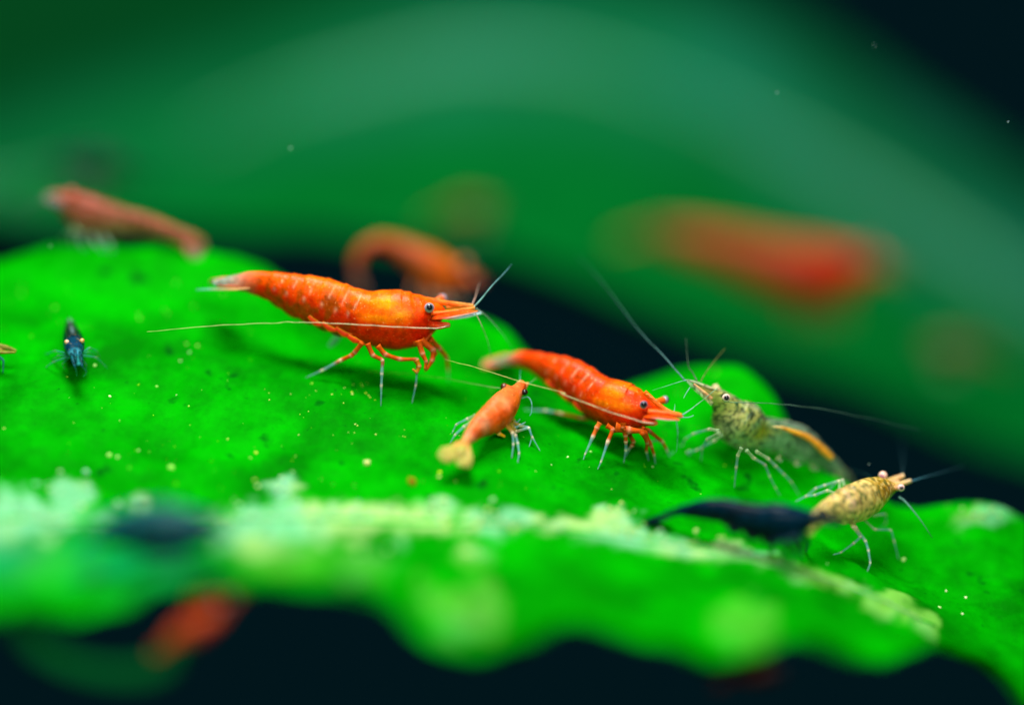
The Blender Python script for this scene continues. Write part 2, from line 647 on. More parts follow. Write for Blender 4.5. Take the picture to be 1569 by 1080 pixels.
        eb = make_obj("eyeball", v, f, M_EYE, st, c, self.o0)
        return st


# ---------------------------------------------------------------- colour patterns of the animals
def nz3(p, sc, seed=0.0):
    return 0.5 + 0.5 * noise.fractal(Vector((p.x * sc + seed, p.y * sc, p.z * sc)), 0.9, 2.0, 4)


def pal_orange(top, belly, brown, saddle, stripes, tail_a=0.55, tailc=lin(120, 200, 190), stripe_col=lin(250, 190, 150), fringe=lin(205, 140, 20)):
    def f(s, cz, sy, p):
        n1, n2 = nz3(p, 0.9), nz3(p, 2.4, 9.0)
        c = mix(belly, top, sstep(-0.25, 0.65, cz + (n1 - 0.5) * 1.1))
        if s < 0.6:
            c = mix(c, brown, sstep(0.46, 0.66, n1 + 0.2 * (0.4 - abs(cz - 0.05))) * 0.85 * sstep(0.12, 0.22, s))
            for b in stripes:
                c = mix(c, stripe_col, gauss(s - 0.016 * cz, b, 0.0042) * sstep(0.38, 0.6, cz) * sstep(0.99, 0.9, cz) * 0.62 * sstep(0.38, 0.6, n2 + 0.08))
                c = mix(c, stripe_col, gauss(s, b - 0.01, 0.006) * gauss(cz, 0.2, 0.07) * 0.7)
        for (s0, ws, z0, wz, cc, k) in saddle:
            c = mix(c, cc, gauss(s, s0, ws) * gauss(cz, z0, wz) * k * (0.55 + 0.8 * n2))
        c = mix(c, fringe, sstep(-0.90, -0.985, cz) * (1 if s < 0.62 else 0.2) * sstep(0.12, 0.2, s))
        a = 0.985
        t = sstep(0.15, 0.03, s)
        c = mix(c, lin(235, 150, 115), 0.75 * sstep(0.2, 0.1, s))
        c = mix(c, tailc, t)
        a = a - (a - tail_a) * t
        return c + (a,)
    return f


def pal_flat(top, belly, spots=None, alpha=0.985, sc=1.2, front=None, tail=None, thr=(0.52, 0.66)):
    def f(s, cz, sy, p):
        n1, n2 = nz3(p, sc), nz3(p, sc * 2.6, 5.0)
        c = mix(belly, top, sstep(-0.7, 0.6, cz + (n1 - 0.5) * 0.8))
        if spots:
            c = mix(c, spots, sstep(thr[0], thr[1], n2))
        if front:
            c = mix(c, front, sstep(0.55, 0.8, s) * (0.5 + 0.5 * n1))
        al = alpha
        if tail:
            t = sstep(0.2, 0.04, s)
            c = mix(c, tail, t)
            al = alpha - 0.35 * t
        return c + (al,)
    return f


RED_O, ORANGE, YEL, BROWN = lin(238, 44, 2), lin(255, 94, 3), lin(255, 160, 4), lin(170, 70, 4)
WHITE_F, CY_F = lin(250, 228, 200), lin(130, 200, 200)

# ================================================================ main orange shrimp
A = lambda q: zm(280, 380, 2.9056, q)
A2 = lambda q: zm(500, 420, 5.23, q)
A3 = lambda q: zm(300, 400, 6.0346, q)
s = Shrimp("largest orange shrimp, side-on, a white feeler swept back along its whole body", P(590, 612, 0))
dors = A([(140, 160), (160, 138), (215, 124), (262, 112), (290, 106), (340, 104), (440, 108), (520, 118), (600, 128), (660, 146), (720, 170),
          (780, 187), (818, 193), (870, 188), (940, 186), (1000, 192), (1060, 204), (1105, 220), (1140, 240), (1160, 258), (1168, 266)])
vent = A([(140, 172), (180, 183), (250, 189), (290, 197), (360, 215), (420, 247), (480, 287), (530, 319), (600, 345), (660, 372), (720, 395),
          (770, 405), (820, 427), (880, 444), (960, 458), (1020, 448), (1070, 420), (1105, 385), (1135, 348), (1155, 312), (1166, 290), (1168, 276)])
pm = pal_orange(ORANGE, RED_O, BROWN,
                [(0.73, 0.045, 0.75, 0.17, YEL, 1.1), (0.79, 0.05, 0.42, 0.14, YEL, 0.9), (0.70, 0.06, 0.30, 0.10, YEL, 0.7),
                 (0.79, 0.022, 0.94, 0.05, lin(170, 80, 40), 0.8), (0.46, 0.1, 0.85, 0.2, lin(255, 130, 10), 0.6), (0.95, 0.04, -0.1, 0.4, RED_O, 0.5), (0.66, 0.06, 0.85, 0.12, YEL, 0.5)],
                [0.27, 0.325, 0.40, 0.475, 0.535, 0.585])
s.body(dors, vent, 1.6, -0.4, 20, lambda t: 0.62 + 0.12 * sstep(0.5, 0.7, t), pm, n=200, ring=52)
# tail fan
tf = lambda s_, cz, sy, p: mix(mix(lin(235, 95, 25), lin(230, 150, 120), nz3(p, 2.5)), lin(130, 190, 160), sstep(0.6, 0.98, s_)) + (0.93 - 0.45 * sstep(0.55, 1, s_),)
tw = lambda s_, cz, sy, p: mix(lin(225, 170, 110), lin(100, 195, 160), sstep(0.3, 0.8, s_)) + (0.85 - 0.4 * s_,)
s.plate("tail_fan", A([(300, 178, 1.0), (230, 184, 1.0), (130, 184, 1.3), (60, 186, 1.6)]), [3, 6, 6, 2], UPV * 0.9 - FWD * 0.15, 0.1, tw)
s.plate("tail_fan", A([(290, 150, 1.2), (230, 150, 1.4), (165, 150, 1.7), (135, 148, 1.9)]), [8, 11, 10, 4], UPV * 0.5 - FWD * 0.6, 0.16, tf)
s.plate("tail_fan", A([(290, 150, 2.6), (220, 142, 3.0), (150, 150, 3.4), (120, 160, 3.6)]), [8, 14, 16, 4], UPV * 0.8 + FWD * 0.2, 0.12, tf)
def scale_col(c0, c1, rim=lin(235, 215, 215)):
    def f(s_, cz, sy, p):
        c = mix(c0, c1, 0.5 * sstep(0.4, 1, s_) + 0.4 * nz3(p, 3) - 0.15)
        c = mix(c, lin(130, 40, 10), gauss(sy, 0.25, 0.1) * 0.8 * sstep(0.2, 0.4, s_))
        c = mix(c, rim, sstep(0.82, 0.97, abs(sy)) * 0.6 * sstep(0.2, 0.5, s_))
        return c + (0.96,)
    return f


# snout: rostrum with teeth, scales, feeler bases
oc = lambda c, a=0.98: (lambda s_, cz, sy, p: mix(c, lin(255, 170, 90), 0.5 * sstep(0.5, 1, s_) + 0.3 * nz3(p, 3) - 0.1) + (a,))
s.plate("rostrum", A2([(800, 205, -0.5), (930, 228, -0.5), (1050, 243, -0.5), (1175, 254, -0.5)]), [3, 2.6, 2.2, 1], UPV, 0.24, oc(lin(255, 110, 5)), M_SHELL)
for k in range(9):
    x = 850 + k * 34
    y = 205 + (x - 830) * 0.115
    s.plate("rostrum_tooth", A2([(x, y + 6, -0.5), (x + 14, y - 1, -0.5), (x + 30, y - 3, -0.5)]), [1.6, 1.2, 0.4], UPV, 0.06, oc(lin(250, 150, 60)), M_SHELL)
s.plate("antennal_scale", A2([(850, 350, -1.5), (960, 334, -1.7), (1080, 313, -1.6), (1215, 296, -1.4)]), [7, 11, 10, 2], UPV * 0.86 - FWD * 0.38, 0.12, scale_col(lin(245, 70, 5), lin(250, 120, 40)), M_SHELL)
s.plate("antennal_scale", A2([(900, 340, 0.6), (1000, 345, 0.6), (1120, 330, 0.5), (1250, 310, 0.4)]), [7, 10, 10, 2], UPV * 0.86 - FWD * 0.38, 0.1,
        lambda s_, cz, sy, p: mix(lin(240, 150, 90), lin(190, 225, 230), sstep(0.2, 0.6, s_)) + (0.75,))
s.plate("antennule_base", A2([(840, 318, -1.2), (940, 308, -1.2), (1060, 292, -1.1), (1190, 270, -0.9)]), [8, 7, 6, 3], UPV, 0.2, oc(lin(255, 105, 5)), M_SHELL)
s.plate("antennule_base", A2([(960, 268, 0.2), (1030, 262, 0.2), (1110, 258, 0.1), (1185, 256, 0.0)]), [7, 6, 5, 3], UPV, 0.17, oc(lin(255, 120, 10)), M_SHELL)
s.plate("antenna_base", A2([(830, 395, -1.2), (900, 412, -1.5), (950, 408, -1.6), (990, 408, -1.7)]), [7, 7, 5, 3], UPV * 0.8 - FWD * 0.4, 0.3, oc(RED_O), M_SHELL)
s.eye(A2([(815, 275, -1.0)])[0], A2([(825, 270, -1.95)])[0], 0.39, -FWD + RGT * 0.1 + UPV * 0.1, lin(215, 150, 130), rim=lin(165, 165, 180), core=0.36)
s.eye(A2([(890, 215, 0.3)])[0], A2([(930, 198, 1.6)])[0], 0.40, FWD + RGT * 0.4 + UPV * 0.3, lin(245, 110, 50))
s.feeler(A2([(985, 412, -1.8), (900, 432, -2.3), (820, 434, -2.5), (600, 425, -2.6), (300, 408, -2.7), (0, 392, -2.7)]) +
         A([(520, 331, -2.6), (420, 332, -2.5), (200, 342, -2.2), (0, 359, -2.0), (-160, 374, -1.8)]), WHITE_F, lin(225, 235, 150), 0.04, 0.018, 1, 0.8)
s.feeler(A2([(1185, 262, -0.8), (1250, 190, -0.8), (1330, 90, -0.6), (1420, 0, -0.2)]) + [(784, 404, 0.2)], CY, lin(70, 130, 150), 0.075, 0.03, 0.95, 0.75, "antennule")
s.feeler(A2([(1165, 250, 0.0), (1195, 180, 0.4), (1215, 110, 1.2), (1232, 60, 2.0)]), lin(240, 190, 170), lin(90, 110, 100), 0.06, 0.03, 0.9, 0.4, "antennule")
s.feeler(A2([(1195, 310, -0.9), (1240, 400, -0.5), (1290, 530, 0.3), (1325, 670, 1.0)]), WHITE_F, lin(60, 180, 130), 0.05, 0.02, 0.8, 0.5, "antennule")
s.feeler(A2([(1200, 275, 0.0), (1300, 350, 0.6), (1420, 490, 1.2), (1510, 620, 1.8)]), lin(190, 215, 200), lin(60, 150, 110), 0.045, 0.02, 0.7, 0.4, "antennule")
# legs
s.leg(A([(800, 420), (765, 465), (752, 478), (707, 498), (620, 545), (545, 578)]), -1.0, 'orange', 0.24, orange=0.5)
s.leg(A([(822, 425), (845, 478), (890, 498), (886, 560), (884, 610), (882, 705)]), -1.4, 'orange', 0.24, orange=0.42)
s.leg(A([(868, 435), (900, 474), (965, 496), (1048, 495), (1043, 545), (1038, 610), (1020, 692)]), -1.4, 'orange', 0.24, orange=0.62)
s.leg(A2([(735, 530), (770, 640), (800, 700), (790, 765)]), -1.2, 'orange', 0.26, contact=False, name="claw_leg", orange=2, tip=0.14)
s.leg(A2([(760, 530), (860, 610), (850, 690), (800, 770)]), -0.6, 'orange', 0.30, contact=False, name="claw_leg", orange=2, tip=0.16)
s.leg(A2([(830, 520), (900, 590), (965, 670), (975, 760), (980, 860)]), -0.2, 'orange', 0.28, orange=0.8)
s.leg(A2([(870, 620), (830, 720), (790, 780)]), 0.4, 'orange', 0.24, contact=False, name="claw_leg", orange=2, tip=0.12)
s.leg(A2([(720, 690), (745, 740), (725, 790), (690, 760)]), -1.0, 'orange', 0.20, contact=False, name="claw_leg", orange=2, tip=0.12, cl=lin(190, 120, 20))
s.leg(A2([(700, 560), (780, 545), (850, 470)]), -0.6, 'orange', 0.22, contact=False, name="mouth_limb", orange=2, tip=0.12)
# swimmerets under the abdomen
for (pp, dd) in (([(560, 304), (590, 333), (620, 345)], -0.3), ([(620, 332), (655, 360), (692, 368)], -0.4), ([(680, 356), (718, 383), (756, 389)], -0.4),
                 ([(735, 392), (765, 410), (795, 420)], -0.9)):
    s.plate("swimmeret", [q + (dd,) for q in A(pp)], [3, 5, 2], -FWD, 0.08, lambda s_, cz, sy, p: mix(lin(215, 55, 5), lin(190, 130, 15), sstep(0.55, 1, abs(sy))) + (0.8,))
s.plate("swimmeret", [q + (3.0,) for q in A([(700, 390), (680, 410), (650, 440)])], [3, 6, 3], -FWD, 0.12, lambda s_, cz, sy, p: lin(110, 215, 150) + (0.6,))

# ================================================================ second orange shrimp
B = lambda q: zm(640, 500, 3.566, q)
B2 = lambda q: zm(860, 560, 6.75, q)
s = Shrimp("stout orange shrimp turned head-down beside the grey see-through shrimp, pale bands across its back", P(960, 702, 0))
dors = B([(400, 190), (450, 175), (500, 155), (560, 134), (640, 138), (720, 150), (800, 160), (870, 185), (930, 220), (980, 255), (1030, 281), (1080, 290),
          (1140, 305), (1200, 335), (1250, 370), (1280, 395), (1300, 415), (1315, 435), (1322, 450)])
vent = B([(400, 206), (470, 212), (550, 220), (620, 245), (680, 290), (740, 340), (800, 390), (850, 430), (900, 465), (950, 510), (1000, 540), (1070, 565),
          (1150, 580), (1210, 565), (1250, 545), (1280, 525), (1305, 500), (1318, 480), (1322, 460)])
pm2 = pal_orange(lin(252, 74, 6), lin(235, 42, 5), lin(205, 70, 8),
                 [(0.73, 0.045, 0.8, 0.15, YEL, 0.9), (0.79, 0.06, 0.45, 0.18, lin(255, 135, 10), 0.9), (0.69, 0.05, 0.35, 0.14, YEL, 0.6),
                  (0.80, 0.02, 0.9, 0.06, lin(165, 55, 40), 0.9), (0.8, 0.05, 0.995, 0.02, YEL, 0.6)],
                 [0.35, 0.415, 0.475, 0.53, 0.58])
s.body(dors, vent, 6.0, -1.2, 28, lambda t: 0.66 + 0.12 * sstep(0.5, 0.7, t), pm2, n=180, ring=48, dpow=0.8)
s.plate("tail_fan", B([(520, 185, 6.0), (450, 190, 6.5), (380, 202, 7), (320, 210, 7.5)]), [8, 14, 13, 3], UPV * 0.7 - FWD * 0.5, 0.12, tf)
s.plate("tail_fan", B([(540, 170, 7.5), (470, 172, 8), (410, 182, 8.5), (370, 190, 9)]), [8, 13, 12, 3], UPV * 0.7 - FWD * 0.2, 0.12, tf)
s.plate("rostrum", B2([(860, 275, -1.6), (960, 365, -1.8), (1060, 445, -2.0), (1150, 490, -2.2)]), [3, 2.6, 2.2, 1], UPV, 0.22, oc(lin(255, 110, 5)), M_SHELL)
for k in range(7):
    x = 880 + k * 36
    y = 285 + (x - 870) * 0.78
    s.plate("rostrum_tooth", B2([(x, y + 5, -1.8), (x + 18, y + 6, -1.9), (x + 38, y + 18, -2)]), [1.6, 1.2, 0.4], UPV, 0.06, oc(lin(250, 150, 60)), M_SHELL)
s.plate("antennal_scale", B2([(860, 525, -2.6), (980, 524, -3.0), (1100, 540, -3.2), (1225, 562, -3.2)]), [6, 10, 9, 2], UPV * 0.86 - FWD * 0.38, 0.12, scale_col(lin(248, 72, 6), lin(250, 110, 30), lin(190, 215, 235)), M_SHELL)
s.plate("antennal_scale", B2([(950, 480, -0.8), (1060, 485, -1.2), (1160, 505, -1.4), (1262, 535, -1.6)]), [6, 8, 8, 3], UPV * 0.86 - FWD * 0.38, 0.12, scale_col(lin(248, 75, 8), lin(250, 110, 30)), M_SHELL)
s.plate("antennule_base", B2([(900, 480, -2.4), (1030, 490, -2.6), (1140, 502, -2.8), (1245, 515, -2.8)]), [8, 8, 7, 3], UPV, 0.27, oc(lin(250, 90, 8)), M_SHELL)
s.plate("antenna_base", B2([(850, 570, -2.6), (920, 588, -2.8), (970, 592, -2.9), (985, 585, -3)]), [7, 6, 5, 2], UPV * 0.8 - FWD * 0.4, 0.28, oc(RED_O), M_SHELL)
s.eye(B2([(850, 410, -1.8)])[0], B2([(853, 405, -2.8)])[0], 0.31, -FWD + UPV * 0.1, lin(200, 130, 110), rim=lin(140, 140, 165), core=0.45)
s.eye(B2([(960, 385, -0.6)])[0], B2([(1075, 356, 0.2)])[0], 0.33, RGT + FWD * 0.4, lin(245, 95, 20), core=0.7)
s.feeler(B2([(960, 600, -3.2), (830, 580, -3.4), (700, 540, -3.5), (500, 480, -3.5), (250, 385, -3.4), (0, 290, -3.2)]) +
         B([(800, 365, -3), (600, 310, -2.5), (400, 250, -2), (230, 203, -1.5), (150, 182, -1)]), WHITE_F, lin(215, 235, 110), 0.042, 0.018, 1, 0.8)
s.feeler(B2([(1190, 560, -3.2), (1205, 680, -3.2), (1200, 800, -2.8), (1190, 900, -2.4)]), CY_F, CY_F, 0.045, 0.02, 0.8, 0.5, "antennule")
s.feeler(B2([(1255, 510, -2.6), (1330, 460, -2), (1420, 390, -1.4), (1640, 215, -1)]), CY, lin(150, 200, 160), 0.055, 0.022, 0.9, 0.7, "antennule")
s.feeler(B2([(1250, 535, -2.2), (1310, 535, -2), (1370, 515, -2)]), CY, CY, 0.06, 0.04, 0.7, 0.5, "antennule")
s.feeler(B2([(1160, 490, -2.2), (1172, 450, -2.1), (1176, 405, -2)]), CY, CY, 0.04, 0.02, 0.7, 0.4, "antennule")
s.leg(B([(960, 505), (900, 500), (780, 475), (700, 460), (580, 455)]), 2.2, 'orange', 0.2, contact=False, dfoot=3.0, orange=0.55, cl=lin(200, 120, 20))
s.leg(B2([(400, 590), (370, 640), (330, 730), (245, 920), (228, 975)]), -1.2, 'orange', 0.24, orange=0.38, cl=lin(230, 110, 40))
s.leg(B2([(470, 620), (535, 660), (485, 780), (410, 1000), (375, 1075)]), -1.4, 'orange', 0.24, orange=0.45)
s.leg(B2([(640, 640), (665, 720), (668, 780), (670, 870), (645, 1010)]), -1.8, 'orange', 0.25, orange=0.45)
s.leg(B2([(690, 690), (750, 790), (735, 825), (700, 860), (665, 940)]), -0.6, 'orange', 0.25, orange=0.62)
s.leg(B2([(840, 690), (890, 790), (880, 890), (905, 985)]), -2.0, 'orange', 0.25, orange=0.7)
s.leg(B2([(860, 690), (930, 830), (960, 920), (975, 1020)]), -1.6, 'orange', 0.24, orange=0.75)
s.leg(B2([(840, 655), (900, 670), (1045, 785), (1095, 880), (1125, 950), (1160, 890)]), -1.2, 'orange', 0.22, orange=0.66)
s.leg(B2([(920, 790), (1000, 770), (1100, 860)]), 0.0, 'glass', 0.14)
s.leg(B2([(560, 640), (700, 670), (860, 680)]), -1.6, 'orange', 0.3, contact=False, name="mouth_limb", orange=2, tip=0.25)
s.leg(B2([(640, 595), (638, 640), (660, 670)]), -2.2, 'orange', 0.2, contact=False, name="mouth_limb", orange=2, tip=0.12)
for (pp, dd) in (([(700, 296), (735, 326), (775, 350)], 2.2), ([(770, 350), (810, 384), (850, 408)], 1.6), ([(850, 412), (888, 446), (930, 470)], 1.0)):
    s.plate("swimmeret", [q + (dd,) for q in B(pp)], [3, 5, 2], -FWD, 0.08, lambda s_, cz, sy, p: mix(lin(220, 58, 5), lin(195, 130, 15), sstep(0.55, 1, abs(sy))) + (0.8,))

# ================================================================ young orange shrimp seen from behind
Y = lambda q: zm(650, 570, 6.355, q)
s = Shrimp("small salmon orange shrimp with pale spread tail fan, seen from behind", P(780, 690, -2))
dors = Y([(345, 725), (365, 650), (400, 570), (450, 480), (520, 395), (600, 310), (680, 235), (750, 185), (830, 165), (890, 125), (935, 95)])
vent = Y([(425, 740), (445, 690), (520, 640), (610, 590), (700, 560), (790, 530), (860, 480), (910, 400), (945, 320), (960, 240), (985, 185), (1000, 125)])
py_ = pal_orange(lin(238, 115, 52), lin(236, 88, 8), lin(200, 105, 60),
                 [(0.78, 0.09, 0.0, 0.4, lin(250, 120, 4), 0.95), (0.6, 0.05, 0.5, 0.4, lin(245, 160, 110), 0.6), (0.3, 0.06, 0.2, 0.5, lin(245, 165, 120), 0.6),
                  (0.85, 0.05, -0.2, 0.4, lin(225, 140, 110), 0.6)], [0.2, 0.33, 0.46], tail_a=0.9, tailc=lin(225, 150, 80), stripe_col=lin(235, 180, 140))
s.body(dors, vent, -5.5, -0.5, 42, 0.74, py_, n=130, ring=44, seg=[0.02, 0.12, 0.22, 0.32, 0.42, 0.5])
fan = lambda s_, cz, sy, p: mix(lin(240, 160, 80), mix(lin(170, 190, 80), lin(215, 175, 100), nz3(p, 2)), sstep(0.05, 0.4, s_)) + (0.82 - 0.4 * sstep(0.4, 1, s_),)
Nf = -FWD + UPV * 0.5
s.plate("tail_fan", Y([(370, 690, -5.4), (300, 760, -6), (225, 800, -6.6), (150, 840, -7)]), [6, 12, 15, 7], Nf, 0.15, fan)
s.plate("tail_fan", Y([(390, 690, -5.4), (330, 780, -6), (270, 830, -6.5), (210, 870, -7)]), [6, 9, 9, 4], Nf, 0.13, fan)
s.plate("tail_fan", Y([(395, 690, -5.4), (385, 780, -6), (375, 850, -6.5), (360, 915, -7)]), [6, 9, 11, 7], Nf, 0.13, fan)
s.plate("tail_fan", Y([(400, 690, -5.4), (410, 780, -6), (412, 850, -6.4), (405, 930, -6.8)]), [6, 8, 10, 6], Nf, 0.15, fan)
s.plate("telson", Y([(385, 690, -5.5), (360, 770, -6.2), (330, 840, -6.6)]), [7, 8, 3], Nf, 0.2, fan)
s.eye(Y([(850, 165, -0.6)])[0], Y([(776, 142, -0.6)])[0], 0.28, -RGT + UPV * 0.3, lin(235, 120, 50), dark=(0.05, 0.012, 0.006), rim=lin(120, 70, 50))
s.eye(Y([(955, 205, -0.6)])[0], Y([(978, 196, -1.2)])[0], 0.25, -FWD + RGT * 0.6, lin(235, 120, 50), core=1.0, rim=lin(60, 40, 40))
s.plate("antennule_base", Y([(880, 170, -0.5), (910, 130, -0.3), (940, 90, 0)]), [5, 4, 2.5], Nf, 0.25, oc(lin(240, 150, 110)), M_SHELL)
s.plate("antennule_base", Y([(950, 190, -0.5), (980, 140, -0.3), (1005, 115, 0)]), [5, 4, 2.5], Nf, 0.25, oc(lin(240, 140, 90)), M_SHELL)
s.feeler(Y([(770, 160, -0.4), (600, 138, 0), (400, 100, 0.5), (150, 55, 1), (-200, 20, 1.5), (-560, -10, 2)]), lin(150, 190, 130), lin(150, 170, 60), 0.032, 0.018, 0.8, 0.6)
s.feeler(Y([(950, 255, -0.8), (1010, 245, -0.9), (1045, 300, -1), (1045, 390, -1.2), (1025, 430, -1.3)]), CY, CYD, 0.06, 0.03, 0.75, 0.5)
s.feeler(Y([(935, 95, 0), (933, 50, 0.3), (935, -20, 0.8)]), CY, CYD, 0.035, 0.018, 0.6, 0.4, "antennule")
s.feeler(Y([(1010, 120, 0), (1050, 90, 0.3), (1095, 55, 0.8)]), CY, lin(180, 200, 100), 0.035, 0.018, 0.6, 0.5, "antennule")
s.leg(Y([(500, 420), (425, 455), (310, 510), (280, 575), (270, 600)]), -2.5, 'glass', 0.15)
s.leg(Y([(480, 470), (390, 530), (300, 610), (250, 695)]), -2.8, 'glass', 0.16)
s.leg(Y([(800, 520), (860, 590), (870, 700), (850, 845)]), -2.6, 'glass', 0.17, cl=lin(230, 160, 60))
s.leg(Y([(820, 520), (890, 620), (910, 690), (925, 790), (910, 885)]), -2.2, 'glass', 0.18, cl=lin(230, 160, 60))
s.leg(Y([(840, 500), (890, 580), (1020, 540), (1050, 630), (1130, 770)]), -1.6, 'glass', 0.16, cl=lin(225, 180, 60))
s.leg(Y([(860, 490), (930, 520), (1020, 540), (1050, 640), (1020, 730)]), -1.2, 'glass', 0.16, cl=lin(225, 180, 60))
s.leg(Y([(840, 470), (880, 545), (990, 487)]), -1.4, 'glass', 0.17, contact=False, cl=lin(225, 170, 40), name="claw_leg")
s.leg(Y([(860, 450), (900, 500), (935, 455)]), -1.2, 'glass', 0.16, contact=False, cl=lin(225, 190, 40), name="claw_leg")
s.leg(Y([(680, 560), (730, 600), (790, 630)]), -2.4, 'orange', 0.22, contact=False, cl=lin(240, 165, 20), name="swimmeret", orange=2, tip=0.14)

# ================================================================ grey see-through shrimp
G = lambda q: zm(1040, 560, 5.4, q)
s = Shrimp("see-through grey shrimp with dark flecks and an orange stripe along its back", P(1150, 755, 0))
dors = G([(1425, 990), (1395, 920), (1350, 830), (1280, 740), (1210, 660), (1130, 570), (1050, 510), (960, 480), (860, 460), (760, 440), (705, 425), (690, 385), (650, 330),
          (560, 285), (460, 240), (380, 205), (300, 185), (230, 170), (180, 155)])
vent = G([(1390, 990), (1330, 930), (1260, 880), (1180, 840), (1080, 815), (960, 790), (840, 745), (740, 730), (640, 720), (560, 710), (480, 680), (400, 650), (330, 600), (310, 520),
          (320, 430), (300, 350), (250, 300), (210, 240), (180, 190)][::1])


def pal_grey(s_, cz, sy, p):
    n1, n2, n3 = nz3(p, 1.2), nz3(Vector((p.x, p.y, p.z * 2.0)), 2.8, 4.0), nz3(p, 0.8, 2.0)
    c = mix(lin(150, 195, 150), lin(222, 218, 120), sstep(0.5, 0.75, s_ + 0.4 * (n1 - 0.5)))
    a = 0.52 + 0.10 * sstep(0.5, 0.7, s_)
    c = mix(c, lin(160, 140, 4), gauss(s_, 0.60, 0.045) * gauss(cz, 0.45, 0.45) * 1.4)
    c = mix(c, lin(195, 195, 150), gauss(s_, 0.74, 0.05) * gauss(cz, -0.4, 0.5))
    c = mix(c, lin(150, 160, 145), sstep(0.9, 0.99, abs(cz)) * 0.6)
    dk = sstep(0.53, 0.64, n2 * 0.75 + n3 * 0.3) * (0.95 if s_ < 0.9 else 0.4)
    c = mix(c, (0.004, 0.018, 0.016), dk)
    a = max(a, dk * 0.9)
    dk2 = gauss(s_, 0.79, 0.07) * gauss(cz, 0.8, 0.25) * 1.3 * sstep(0.42, 0.6, n1 * 0.6 + n2 * 0.4)
    c = mix(c, (0.006, 0.03, 0.035), dk2)
    return c + (min(0.95, a),)


s.body(dors, vent, 7.0, -0.3, 20, lambda t: 0.58 + 0.1 * sstep(0.5, 0.7, t), pal_grey, n=170, ring=48, mat=M_CLEAR, dpow=0.9,
       seg=[0.1, 0.2, 0.28, 0.36, 0.44, 0.52])
gs = lambda s_, cz, sy, p: mix(lin(250, 165, 50), lin(240, 190, 130), sstep(0.75, 0.95, s_)) + (0.97,)
s.plate("gut_stripe", G([(1270, 770, 3.3), (1200, 705, 2.9), (1120, 630, 2.4), (1040, 580, 2.0), (940, 545, 1.5), (860, 515, 1.0), (780, 505, 0.6)]), [4, 6, 5, 4.5, 3.5, 2.5, 1], -FWD, 0.22, gs, M_SHELL)
gl = lambda a: (lambda s_, cz, sy, p: mix(mix(lin(190, 190, 130), lin(140, 170, 140), s_), (0.01, 0.03, 0.02), sstep(0.58, 0.7, nz3(p, 3.5))) + (a,))
s.plate("tail_fan", G([(1330, 880, 6.5), (1380, 940, 7.5), (1430, 1000, 8.5)]), [8, 13, 8], -FWD + UPV * 0.4, 0.12, gl(0.55))
s.plate("tail_fan", G([(1310, 900, 6), (1350, 960, 7), (1370, 1010, 8)]), [7, 10, 7], -FWD + UPV * 0.4, 0.12, gl(0.5))
s.plate("rostrum", G([(330, 205, -0.4), (230, 175, -0.4), (140, 140, -0.4), (60, 120, -0.4)]), [3, 3, 2, 1], UPV, 0.13, gl(0.85), M_CLEAR)
s.plate("antennal_scale", G([(280, 320, -1.2), (210, 250, -1.3), (140, 190, -1.3), (70, 130, -1.2)]), [6, 7, 6, 2], UPV * 0.8 - FWD * 0.5, 0.08, gl(0.35))
s.plate("antennule_base", G([(270, 280, -0.9), (200, 220, -1.0), (120, 155, -1.0)]), [4, 3, 2], UPV * 0.6 - FWD * 0.7, 0.25, lambda s_, cz, sy, p: lin(220, 170, 110) + (0.9,), M_CLEAR)
s.plate("antennule_base", G([(290, 230, 0.3), (210, 180, 0.3), (120, 130, 0.2)]), [5, 4, 2], UPV * 0.6 - FWD * 0.7, 0.25, gl(0.7), M_CLEAR)
s.eye(G([(385, 275, -0.8)])[0], G([(394, 268, -1.9)])[0], 0.33, -FWD + UPV * 0.05, lin(225, 200, 175), rim=lin(245, 220, 200), core=0.32)
s.eye(G([(330, 200, 0.6)])[0], G([(306, 185, 1.2)])[0], 0.30, FWD - RGT * 0.3 + UPV * 0.3, lin(225, 190, 140), rim=lin(225, 195, 160), dark=lin(150, 120, 90))
s.feeler(G([(60, 130, -0.8), (0, 65, -0.5), (-140, -95, 0.5)]) + [(978, 505, 1.5), (925, 435, 4), (884, 392, 7)], lin(110, 160, 165), lin(40, 100, 80), 0.07, 0.03, 0.85, 0.4)
s.feeler(G([(380, 300, -1.2), (460, 305, -1.6), (640, 310, -1.2), (830, 318, -0.5), (1150, 355, 0.5), (1512, 425, 1.5)]) + [(1409, 659, 3)], lin(130, 180, 140), lin(60, 90, 95), 0.04, 0.022, 0.75, 0.6)
s.feeler(G([(150, 125, -0.3), (110, 50, 0), (80, 0, 0.3)]) + [(1051, 518, 1.2)], lin(110, 130, 110), lin(70, 100, 80), 0.055, 0.025, 0.85, 0.6, "antennule")
s.feeler(G([(185, 130, -0.2), (205, 90, 0), (265, 0, 0.5)]) + [(1111, 534, 1.2)], lin(140, 150, 90), lin(120, 130, 70), 0.05, 0.022, 0.8, 0.6, "antennule")
s.feeler(G([(60, 120, -1.2), (0, 138, -1.4), (-150, 180, -1.6), (-220, 215, -1.8)]), CY, lin(90, 200, 120), 0.04, 0.02, 0.7, 0.5, "antennule")
s.feeler(G([(95, 180, -1.4), (65, 225, -1.5), (40, 265, -1.6)]), CY, CY, 0.045, 0.025, 0.7, 0.5, "antennule")
s.leg(G([(330, 540), (260, 525), (120, 565), (55, 605), (30, 660), (0, 665)]), -1.2, 'glass', 0.16)
s.leg(G([(340, 560), (240, 610), (195, 680), (185, 790)]), -1.3, 'glass', 0.2, cl=lin(150, 180, 130))
s.leg(G([(360, 570), (300, 620), (150, 700), (60, 720), (100, 745)]), 0.5, 'glass', 0.15)
s.leg(G([(520, 680), (490, 740), (477, 835), (460, 1010)]), -1.4, 'glass', 0.15)
